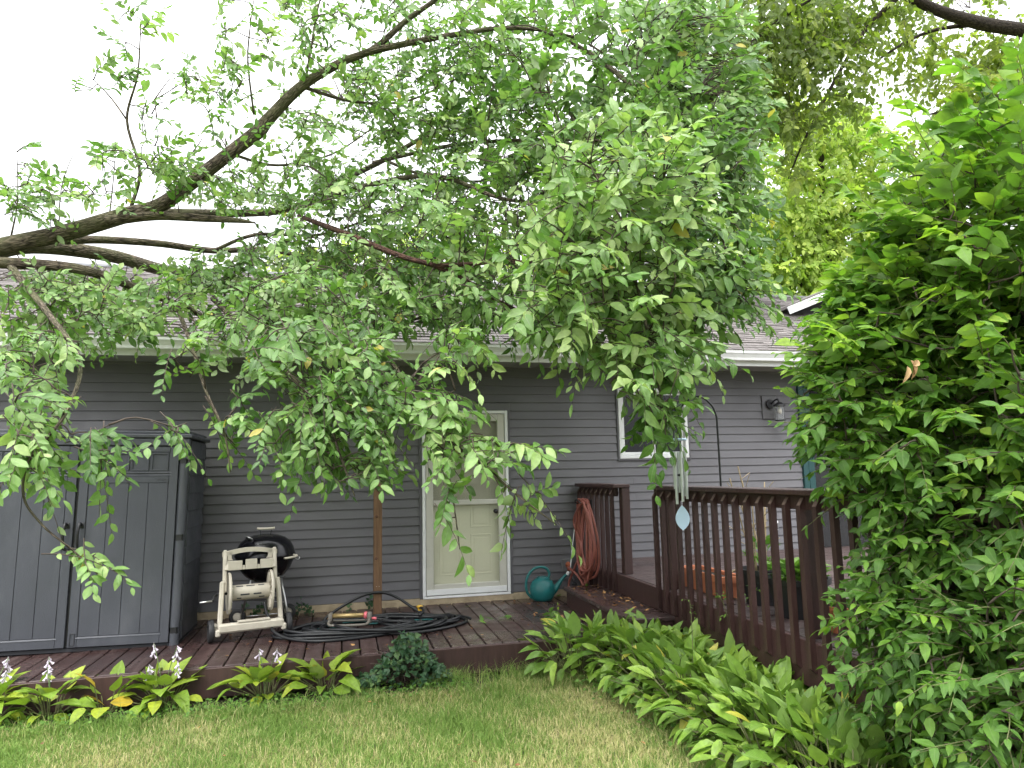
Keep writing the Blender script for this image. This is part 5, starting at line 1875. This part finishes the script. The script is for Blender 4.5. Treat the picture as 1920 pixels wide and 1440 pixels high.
# ------------------------------------------------------------------ trees beyond the house
def far_tree(name, label, limbs_px, blobs, mat, bark, leaf, single, dropn=0.3, spl=(0.35, 0.7), nl=(9, 14), group=None, tilt=0.6, rel=1.0):
    o = thing(name, label, 'tree', (0, 0, 0), 0, group)
    lm = []
    for pts in limbs_px:
        if len(pts[0]) == 4:
            lm.append(make_limb(pts))
        else:
            Q = smooth_path([p for p in pts], 6)
            lm.append((Q[:, :3], Q[:, 4]))
    for P, r in lm:
        curve_mesh('trunk' if r[0] > 0.16 else 'limb', [(P, r)], bark, o, 10)
    f = Foliage()
    bs, tn = [], []
    for (cx, cy, rx, ry, y0, y1, n, tone) in blobs:
        for k in range(int(n * rel)):
            a = rng.random() * 2 * math.pi
            q = math.sqrt(rng.random())
            bs.append(at(cx + rx * q * math.cos(a), cy + ry * q * math.sin(a), rng.uniform(y0, y1)))
            tn.append(tone)
    paths, dirs = connect(limb_nodes(lm), bs, 0.03)
    curve_mesh('twigs', paths, M['twig'], o, 4, 'stuff')
    for b, dv, t in zip(bs, dirs, tn):
        d = unit(dv + np.array((0, 0, -dropn)) + rng.normal(0, 0.5, 3))
        L_ = rng.uniform(*spl)
        f.spray(b - d * L_ * 0.4, d, L_, int(rng.integers(*nl)), leaf, droop=dropn, nb=(0, -0.4, 1), tilt=tilt, rmean=np.clip(t + rng.normal(0, 0.2), 0, 1), hang=0.4)
    b, d, n, l, r = f.arrays()
    V, F, UV, r = leaf_batch(b, d, n, l, l * rng.uniform(0.5, 0.75, len(l)), r, fold=0.2, curl=0.3)
    put_leaves(o, V, F, UV, r, mat, single)
    return o


bx = at(1990, 75, 1.2)
far_tree('maple_tree', 'overhanging maple with dark limb and olive leaves at top right corner',
         [[(2120, 900, 1.4, .30), (2115, 500, 1.4, .26), (2090, 200, 1.3, .22), (2040, 95, 1.2, .15), (1990, 75, 1.2, .135), (1920, 57, 1.1, .125), (1840, 44, 1.0, .115), (1760, 20, .8, .09), (1690, -12, .6, .07), (1590, -45, .4, .05)],
          [(1690, -12, .6, .05), (1620, 60, .7, .035), (1555, 170, .8, .026), (1505, 270, .9, .018), (1478, 335, 1.0, .010)],
          [(1590, -45, .4, .04), (1500, 10, .5, .035), (1420, 70, .6, .028), (1370, 120, .7, .016)],
          [(2040, 130, 1.3, .06), (1930, 165, 1.3, .05), (1830, 195, 1.2, .035), (1740, 215, 1.1, .015)],
          [(1840, 44, 1.0, .05), (1740, 60, 1.2, .03), (1650, 110, 1.3, .02), (1600, 160, 1.4, .01)]],
         [(1400, 50, 160, 110, 0.0, 1.4, 150, .35), (1520, 120, 110, 120, .2, 1.4, 95, .35), (1620, 30, 130, 60, .4, 1.6, 65, .4), (1780, 120, 120, 60, 1.2, 2.0, 50, .65), (1850, 190, 90, 80, .8, 1.8, 60, .75),
          (1430, 200, 70, 60, .4, 1.4, 36, .4), (1500, 290, 35, 60, .6, 1.4, 8, .5), (1820, 10, 120, 30, 1.3, 2.0, 12, .5), (1890, 120, 50, 50, 1.3, 2.0, 26, .7), (1740, 260, 50, 40, .8, 1.6, 10, .5), (1370, 280, 40, 60, .6, 1.6, 12, .35)],
         M['maple'], M['bark3'], 0.115, 200, 0.45, rel=2.5)
far_tree('ash_tree', 'bright yellow-green tree behind the house roof right of centre',
         [[(1560, 760, 13, .30), (1555, 560, 13, .26), (1550, 420, 13, .2), (1540, 320, 13, .12), (1545, 230, 13, .05)], [(1553, 480, 13, .12), (1480, 400, 12.5, .08), (1420, 340, 12.2, .03)], [(1552, 450, 13, .12), (1630, 370, 13.4, .08), (1690, 290, 13.6, .03)], [(1555, 540, 13, .10), (1640, 480, 13, .06), (1690, 430, 13, .02)], [(1555, 560, 13, .10), (1450, 510, 12.6, .06), (1380, 480, 12.4, .02)]],
         [(1530, 320, 130, 120, 11.5, 14.5, 130, .6), (1450, 440, 110, 90, 11.5, 14, 120, .55), (1620, 330, 110, 110, 12, 14.5, 100, .6), (1600, 470, 110, 80, 12, 14.5, 100, .5), (1400, 520, 90, 50, 11.5, 13.5, 60, .45), (1530, 530, 120, 50, 11.5, 14, 80, .5), (1560, 230, 90, 60, 12.5, 14.5, 40, .65)],
         M['backleaf'], M['bark3'], 0.21, 60, 0.35, (0.6, 1.1), (10, 16), rel=3.4)
far_tree('linden_tree', 'pale green tree far behind the roof glimpsed through the fallen crown',
         [[(880, 760, 15, .30), (880, 560, 15, .24), (870, 470, 15, .14), (865, 400, 15, .05)], [(878, 520, 15, .12), (1000, 460, 15, .06), (1080, 420, 15, .02)], [(878, 520, 15, .12), (760, 460, 15, .06), (690, 440, 15, .02)]],
         [(860, 460, 110, 70, 14, 16.5, 80, .65), (1020, 470, 110, 60, 14, 16.5, 70, .6), (720, 480, 100, 50, 14, 16.5, 55, .6), (1180, 490, 120, 60, 14, 16.5, 60, .5), (560, 500, 90, 35, 14, 16.5, 40, .6)],
         M['backleaf'], M['bark3'], 0.18, 40, 0.3, (0.6, 1.1), (10, 16), rel=1.5)
far_tree('hedge_tree', 'dark green tree beyond the screened porch behind the shrub',
         [[(1800, 900, 9, .2), (1800, 600, 9, .16), (1790, 450, 9, .06)], [(1800, 650, 9, .1), (1900, 500, 9, .04)], [(1800, 650, 9, .1), (1690, 480, 9, .04)]],
         [(1780, 470, 130, 110, 8, 10, 90, .3), (1900, 480, 90, 130, 8, 10, 70, .3)],
         M['maple'], M['bark3'], 0.12, 0, 0.3, (0.5, 0.9), (10, 15))


# ------------------------------------------------------------------ hostas
def hosta(name, label, loc, n, L_, W_, mat, group, seed, el=(8, 78), flowers=0, tone=(0.2, 0.8), pet=0.10, cat='plant', prof=(0.0, 0.66, 1.0, 0.82, 0.40, 0.0), sx=1.0, curl=0.40):
    g = np.random.default_rng(seed)
    o = thing(name, label, cat, loc, g.random() * 6.28, group)
    i = np.arange(n)
    az = i * 2.399963 + g.normal(0, 0.25, n)
    t = (i + 0.5) / n
    elv = np.radians(el[0] + (el[1] - el[0]) * t ** 0.9 + g.normal(0, 7, n))
    d = np.stack([np.cos(az) * np.cos(elv), np.sin(az) * np.cos(elv), np.sin(elv)], 1)
    pl = pet * (0.7 + 0.8 * g.random(n)) * (1.1 - 0.3 * t)
    root = np.stack([0.05 * sx * np.cos(az), 0.05 * sx * np.sin(az), np.full(n, 0.01)], 1) * (0.4 + 0.8 * g.random(n))[:, None]
    lift = np.radians(np.clip(np.degrees(elv) + 22, 30, 85))
    pd = np.stack([np.cos(az) * np.cos(lift), np.sin(az) * np.cos(lift), np.sin(lift)], 1)
    base = root + pd * pl[:, None]
    nr = np.stack([-np.cos(az) * np.sin(elv), -np.sin(az) * np.sin(elv), np.cos(elv)], 1) + g.normal(0, 0.22, (n, 3))
    l = L_ * (0.72 + 0.5 * g.random(n)) * (0.85 + 0.3 * t)
    r = np.clip(tone[0] + (tone[1] - tone[0]) * g.random(n) + (g.random(n) > 0.95) * 0.5, 0, 1)
    V, F, UV, r = leaf_batch(base, d, nr, l, l * W_ * (0.85 + 0.3 * g.random(n)), r, prof=prof, fold=0.28, curl=curl)
    V[:, :, 2] = np.maximum(V[:, :, 2], 0.012 - loc[2] + 0.004 * g.random((n, 1)))
    rot = o.rotation_euler.z
    for k in range(n):
        link('leaf', mesh_from_batch('leaf', V[k:k + 1], F, UV, r[k:k + 1], mat), o)
    mb = MB()
    for k in range(n):
        P = smooth_path([root[k], (root[k] + base[k]) / 2 + pd[k] * 0.01, base[k] + d[k] * 0.02], 2)
        mb.tube(P, np.linspace(0.0055, 0.0035, len(P)), 5)
    mb.build('stalks', M['stalk'], o, True)['kind'] = 'stuff'
    for k in range(flowers):
        a = g.random() * 6.28
        h = g.uniform(0.32, 0.46)
        lean = g.uniform(0.05, 0.18)
        P = smooth_path([(0, 0, 0), (lean * 0.4 * math.cos(a), lean * 0.4 * math.sin(a), h * 0.6), (lean * math.cos(a), lean * math.sin(a), h)], 5)
        mb = MB()
        mb.tube(P, np.linspace(0.004, 0.0025, len(P)), 5)
        fs_ = mb.build('flower_stem', M['flowerstem'], o, True)
        mb = MB()
        for j in range(7):
            q = P[-1] + np.array((0, 0, -0.014 * j + 0.01))
            b_ = g.random() * 6.28
            dv = Vector((math.cos(b_), math.sin(b_), -0.9 - 0.5 * g.random())).normalized()
            m_ = Matrix.Translation(Vector(q)) @ dv.to_track_quat('Z', 'Y').to_matrix().to_4x4()
            mb.lathe([(0.0018, 0.0), (0.0035, 0.014), (0.006, 0.028), (0.011, 0.042)], 6, (0, 0, 0), 'z', False, m_)
        mb.build('blossom', M['flower'], fs_, True)
    return o


HL = [((40, 1292), 24, 3, 'yellow-green hosta with pale flower spikes at the left edge of the photo'),
      ((140, 1288), 18, 2, 'upright yellow-green hosta below the shed doors, second from the left'),
      ((330, 1276), 26, 4, 'large hosta with yellowing leaves and flower spikes under the shed corner'),
      ((505, 1268), 22, 2, 'yellow-green hosta with browning leaf below the hose reel cart'),
      ((612, 1258), 20, 0, 'green hosta between the yellowing hosta and the ivy clump'),
      ((245, 1272), 9, 0, 'small low hosta sprout between two larger hostas under the shed')]
for k, ((u, v), n, fl, lab) in enumerate(HL):
    p = onz(u, v, 0.10)
    hosta('hosta', lab, (p[0], min(p[1], -2.13), 0.005), int(n * 1.7), 0.172, 0.66, M['hostaL'], 'yellow-green hostas along the low deck', 100 + k, el=(-8, 66), flowers=fl, tone=(0.35, 0.85), pet=0.17, prof=(0.0, 0.80, 1.0, 0.80, 0.40, 0.0))

ORD = ['first', 'second', 'third', 'fourth', 'fifth', 'sixth', 'seventh', 'eighth', 'ninth', 'tenth', 'eleventh', 'twelfth']
HRp = [(1.98, -2.24, 'narrow-leaved hosta clump at the corner of the low deck, farthest left'), (2.26, -2.26, 'narrow-leaved hosta clump in front of the wooden step'), (2.56, -2.62, 'narrow-leaved hosta clump where the step meets the long railing')]
for k in range(7):
    HRp.append((2.38 + 0.03 * math.sin(k * 2.1) + 0.015 * k, -2.66 - 0.37 * k, ORD[k] + ' narrow-leaved hosta clump from the low deck in the row edging the lawn'))
for k in range(6):
    HRp.append((2.62 + 0.02 * math.sin(k * 1.7), -3.02 - 0.38 * k, ORD[k] + ' narrow-leaved hosta clump from the step in the row against the balusters'))
for k, (u, v, lab) in enumerate(HRp):
    hosta('hosta', lab, (u, v, 0.006), 112, 0.165, 0.45, M['hostaR'], 'narrow-leaved hostas along the railing', 200 + k, el=(-30, 78), tone=(0.15, 0.85), pet=0.285, prof=(0.0, 0.56, 1.0, 0.90, 0.48, 0.0), sx=3.0, curl=0.30)

# ------------------------------------------------------------------ ivy, sprout, weed stem
iv = thing('ivy_clump', 'dark green ivy mound climbing the front edge of the low deck', 'ivy', (0, 0, 0))
g = np.random.default_rng(51)
N = 1100
c = onz(745, 1262, 0.0)
c[1] = -2.17
u_ = g.random(N) * 2 * math.pi
q = np.sqrt(g.random(N))
xx = 0.42 * q * np.cos(u_)
yy = 0.20 * q * np.sin(u_)
hh = 0.40 * np.maximum(0, 1 - (xx / 0.46) ** 2) * np.sqrt(np.maximum(0, 1 - (yy / 0.24) ** 2)) * (0.75 + 0.35 * np.sin(xx * 9 + 1))
base = np.stack([c[0] + xx, c[1] + yy, 0.03 + hh * np.sqrt(g.random(N))], 1)
d = np.stack([xx * 2 + g.normal(0, .4, N), yy * 3 - 0.3 + g.normal(0, .4, N), g.normal(-0.1, .4, N)], 1)
nr = np.stack([xx * 1.5, yy * 3 - 0.4, np.ones(N)], 1) + g.normal(0, 0.35, (N, 3))
l = g.uniform(0.032, 0.055, N)
V, F, UV, r = leaf_batch(base, d, nr, l, l * 1.0, g.random(N), prof=(0.0, 0.95, 1.0, 0.55, 0.3, 0.0), fold=0.2, curl=0.15)
put_leaves(iv, V, F, UV, r, M['ivy'], 150)
mb = MB()
for k in range(26):
    a = g.random() * 6.28
    e = np.array((c[0] + 0.38 * math.cos(a) * g.random(), c[1] + 0.16 * math.sin(a), 0.1 + 0.25 * g.random()))
    mb.tube(smooth_path([(c[0] + g.normal(0, 0.08), c[1], 0.0), (np.array((c[0], c[1], 0.15)) + e) / 2, e], 4), 0.004, 5)
mb.build('vines', M['twig'], iv, True)['kind'] = 'stuff'
# ivy creeping at the foot of the wall
iw = thing('wall_ivy', 'few ivy sprigs climbing the foundation between grill and timber post', 'ivy')
fw_ = Foliage()
for u, v in ((560, 1150), (566, 1140), (575, 1152), (655, 1148), (690, 1135), (694, 1142), (588, 1155), (480, 1150), (470, 1155), (500, 1152), (455, 1150)):
    p = at(u, v, -0.07)
    fw_.spray(p, (rng.normal(0, .3), -0.1, 1), 0.12, 5, 0.045, 0.1, (0, -1, 0.4), 0.4, ang=70)
b, d, n, l, r = fw_.arrays()
V, F, UV, r = leaf_batch(b, d, n, l, l * 0.95, r, prof=(0.0, 0.95, 1.0, 0.55, 0.3, 0.0))
put_leaves(iw, V, F, UV, r, M['ivy'], 60)
curve_mesh('vines', fw_.tw, M['twig'], iw, 4, 'stuff')

sp = thing('shrub_sprout', 'small upright green sprout at the deck corner left of the hostas', 'plant')
fs = Foliage()
p0 = onz(1048, 1232, 0.0)
for k in range(11):
    a = rng.random() * 6.28
    b = p0 + np.array((0.06 * math.cos(a), 0.05 * math.sin(a), 0.01 + 0.03 * k))
    fs.spray(b, (0.35 * math.cos(a), 0.35 * math.sin(a), 1.0), 0.16 if k < 10 else 0.14, 9, 0.055, 0.05, (0, -.4, 1), .4, rr=(.3, .7), opp=True, ang=60)
fs.spray(p0 + np.array((0.0, 0, 0.28)), (0.05, 0, 1), 0.2, 10, 0.045, 0.0, (0, -.4, 1), .3, opp=True, ang=60)
curve_mesh('stems', fs.tw, M['stalk'], sp, 4, 'stuff')
b, d, n, l, r = fs.arrays()
V, F, UV, r = leaf_batch(b, d, n, l, l * 0.5, r)
put_leaves(sp, V, F, UV, r, M['shrubleaf'], 120)

ws = thing('weed_stem', 'thin weed stem with small leaves rising in front of the balusters', 'plant')
fs = Foliage()
for pts in (((1390, 1290), (1362, 1150), (1345, 1113)), ((1388, 1270), (1385, 1160), (1412, 1110), (1418, 1108)), ((1300, 1260), (1297, 1170), (1293, 1125))):
    P = smooth_path([onz(pts[0][0], pts[0][1], 0.02) if False else at(u, v, -3.35 - 0.0) for u, v in pts], 6)
    P = np.array([p + np.array((0, 0, 0)) for p in P])
    fs.tw.append((P, np.linspace(0.004, 0.002, len(P))))
    for q_ in P[6::2]:
        fs.spray(q_, rng.normal(0, .6, 3) + np.array((0, 0, .4)), 0.05, 3, 0.03, 0.1, (0, -.5, .8), .4, tr=0.001)
curve_mesh('stems', fs.tw, M['stalk'], ws, 4, 'stuff')
b, d, n, l, r = fs.arrays()
V, F, UV, r = leaf_batch(b, d, n, l, l * 0.45, r)
put_leaves(ws, V, F, UV, r, M['weed'], 80)

# ------------------------------------------------------------------ lawn grass
def blades(name, X, Y, h, w, rnd, lean=0.5, z=0.0):
    n = len(X)
    a = rng.random(n) * 2 * math.pi
    ld = rng.random(n) * 2 * math.pi
    le = lean * rng.random(n) ** 0.7
    s = np.stack([np.cos(a), np.sin(a), 0 * a], 1) * (w / 2)[:, None]
    b = np.stack([X, Y, np.full(n, z)], 1)
    dl = np.stack([np.cos(ld), np.sin(ld), 0 * ld], 1) * (le * h)[:, None]
    up = np.stack([0 * h, 0 * h, h], 1)
    m = b + up * 0.55 + dl * 0.35
    t = b + up * (1 - 0.3 * le)[:, None] + dl
    V = np.stack([b - s, b + s, m - s * 0.8, m + s * 0.8, t], 1)
    return link(name, mesh_from_batch(name, V, [(0, 1, 3, 2), (2, 3, 4)], np.zeros((5, 2)), rnd, M['grass']))


def inside(poly, X, Y):
    r = np.zeros(len(X), bool)
    j = len(poly) - 1
    for i in range(len(poly)):
        xi, yi = poly[i]
        xj, yj = poly[j]
        with np.errstate(divide='ignore', invalid='ignore'):
            r ^= ((yi > Y) != (yj > Y)) & (X < (xj - xi) * (Y - yi) / (yj - yi + 1e-12) + xi)
        j = i
    return r


def patch(X, Y):
    return (np.sin(1.7 * X + 0.6) * np.sin(2.3 * Y - 0.4) + 0.7 * np.sin(4.1 * X - 1.9 * Y + 1.1) + 0.6 * np.sin(7.3 * X + 6.1 * Y) + 0.6 * np.sin(13 * X - 9 * Y + 2) * np.sin(8 * X + 15 * Y)) / 2.6


n = 230000
X = rng.uniform(-4.6, 2.5, n)
Y = rng.uniform(-5.3, -2.28, n)
bedp = edge_r
edge_l = np.where(X < 1.3, -2.40 + 0.05 * np.sin(5 * X) + 0.04 * np.sin(11 * X), -2.25)
keep = ~inside(bedp, X, Y) & (Y < edge_l)
X, Y = X[keep], Y[keep]
pv = patch(X, Y)
straw = np.clip(0.38 + 0.62 * pv + 0.20 * np.clip((X - 0.2) / 2, -0.6, 1) + 0.10 * (-3.0 - Y), 0, 1)
r = np.clip(np.where(rng.random(len(X)) < straw * 0.9, rng.uniform(0.62, 1.0, len(X)), rng.uniform(0.0, 0.55, len(X))), 0, 1)
h = rng.uniform(0.03, 0.080, len(X)) * (1 - 0.35 * pv) * (1 + 0.5 * (Y > -2.6))
tag(blades('lawn_grass', X, Y, h, rng.uniform(0.0028, 0.0048, len(X)), r, 1.0), 'short patchy green and straw-coloured lawn grass in the foreground', 'grass', None, 'stuff')
# outer lawn, coarser, for what lies beyond the near strip
n = 90000
X = rng.uniform(-12, 6, n)
Y = rng.uniform(-9, -2.4, n)
keep = ~inside(bedp, X, Y) & ~((X > -4.6) & (X < 2.5) & (Y > -5.3)) & ~((X > 2.3) & (Y > -6.8)) & ~((np.abs(X) < 0.5) & (np.abs(Y + 8.1) < 0.5))
X, Y = X[keep], Y[keep]
tag(blades('outer_grass', X, Y, rng.uniform(0.04, 0.08, len(X)), rng.uniform(0.006, 0.010, len(X)), rng.random(len(X)) * 0.7, 1.0), 'lawn grass further out around the yard', 'grass', None, 'stuff')
# taller uncut tufts along the deck edge
tx = np.concatenate([rng.normal(m_, 0.10, 130) for m_ in (0.78, 1.0, 1.25, 1.4, 1.55, 0.9, 1.7)] + [rng.uniform(-3.4, 0.3, 260)])
ty = np.concatenate([rng.normal(-2.24, 0.06, 130 * 7), rng.normal(-2.40, 0.05, 260)])
tag(blades('tall_grass', tx, ty, rng.uniform(0.07, 0.21, len(tx)), rng.uniform(0.003, 0.005, len(tx)), rng.random(len(tx)) * 0.75, 1.2), 'taller uncut grass tufts along the front of the low deck', 'grass', None, 'stuff')
# clover and small weeds between the hostas and the lawn
n = 4200
X = np.concatenate([rng.uniform(-4.2, 1.0, 2400), rng.normal(0, 1, 1800) * 0.12 + 1.72])
Y = np.concatenate([rng.normal(-2.36, 0.08, 2400), rng.uniform(-4.9, -2.5, 1800)])
X[2400:] += np.interp(Y[2400:], [-5, -4.3, -3.5, -2.8, -2.45], [0.62, 0.60, 0.52, 0.42, 0.2])
az = rng.random(n) * 6.28
base = np.stack([X, Y, rng.uniform(0.02, 0.085, n)], 1)
d = np.stack([np.cos(az), np.sin(az), rng.normal(0.1, .25, n)], 1)
nr = np.stack([0 * az, 0 * az - 0.2, 0 * az + 1], 1) + rng.normal(0, .25, (n, 3))
l = rng.uniform(0.018, 0.036, n)
V, F, UV, r = leaf_batch(base, d, nr, l, l * 0.85, rng.random(n))
o = link('clover', mesh_from_batch('clover', V, F, UV, r, M['weed']))
tag(o, 'low clover and weeds along the edges of the lawn', 'ground cover', None, 'stuff')

# ------------------------------------------------------------------ leaf litter
def litter(name, label, pts, Ls, mat, seed):
    g = np.random.default_rng(seed)
    pts = np.array(pts)
    n = len(pts)
    az = g.random(n) * 6.28
    d = np.stack([np.cos(az), np.sin(az), g.normal(0.05, .12, n)], 1)
    nr = np.stack([0 * az, 0 * az, 0 * az + 1], 1) + g.normal(0, .25, (n, 3))
    l = g.uniform(*Ls, n)
    V, F, UV, r = leaf_batch(pts, d, nr, l, l * 0.5, g.random(n), curl=-0.2)
    dz = V[:, :, 2].min(1) - pts[:, 2]
    V[:, :, 2] += (-dz + 0.002)[:, None]
    return V, F, UV, r


g = np.random.default_rng(77)
pts = [(x_, y_, ZD + 0.204) for x_, y_ in zip(g.uniform(2.42, 2.76, 90), np.clip(g.normal(-1.2, 0.4, 90), -2.3, -0.7))]
pts += [(x_, y_, ZD + 0.002) for x_, y_ in zip(g.uniform(1.9, 2.35, 60), g.uniform(-1.9, -0.1, 60))]
pts += [(x_, y_, ZD + 0.002) for x_, y_ in zip(g.uniform(-1.2, 1.9, 50), g.uniform(-1.9, -0.1, 50))]
pts += [(x_, y_, 0.055) for x_, y_ in zip(g.uniform(-3.0, 2.0, 26), g.uniform(-4.6, -2.5, 26))]
pts += [(x_, y_, ZU + 0.002) for x_, y_ in zip(g.uniform(3.0, 5.5, 40), g.uniform(-3.5, -0.2, 40))]
V, F, UV, r = litter('leaf_litter', '', pts, (0.02, 0.05), None, 78)
M['litter'] = leaf_mat('brown_litter', [(0.0, (0.10, 0.05, 0.025)), (0.5, (0.30, 0.14, 0.06)), (1.0, (0.45, 0.26, 0.10))], (0.36, 0.20, 0.10), 0.1, 0.8)
tag(link('leaf_litter', mesh_from_batch('leaf_litter', V, F, UV, r, M['litter'])), 'small brown dry leaves scattered on the decks and step', 'leaf litter', None, 'stuff')
GLP = [(870, 1138), (905, 1165), (912, 1170), (935, 1160), (945, 1158), (1012, 1122), (1043, 1118), (925, 1162), (950, 1162), (1100, 1100), (1155, 1090), (900, 1160)]
for u, v in GLP:
    p = onz(u, v, ZD) if u < 1060 else onz(u, v, ZD + 0.204)
    p[2] = ZD + 0.003 if u < 1060 else ZD + 0.207
    V, F, UV, r = litter('leaf', '', [p], (0.06, 0.10), None, int(u + v))
    tag(link('fallen_leaf', mesh_from_batch('fallen_leaf', V, F, UV, r, M['weed'])), 'single green leaf lying on the boards of the low deck or step', 'leaf', 'green leaves fallen on the boards')
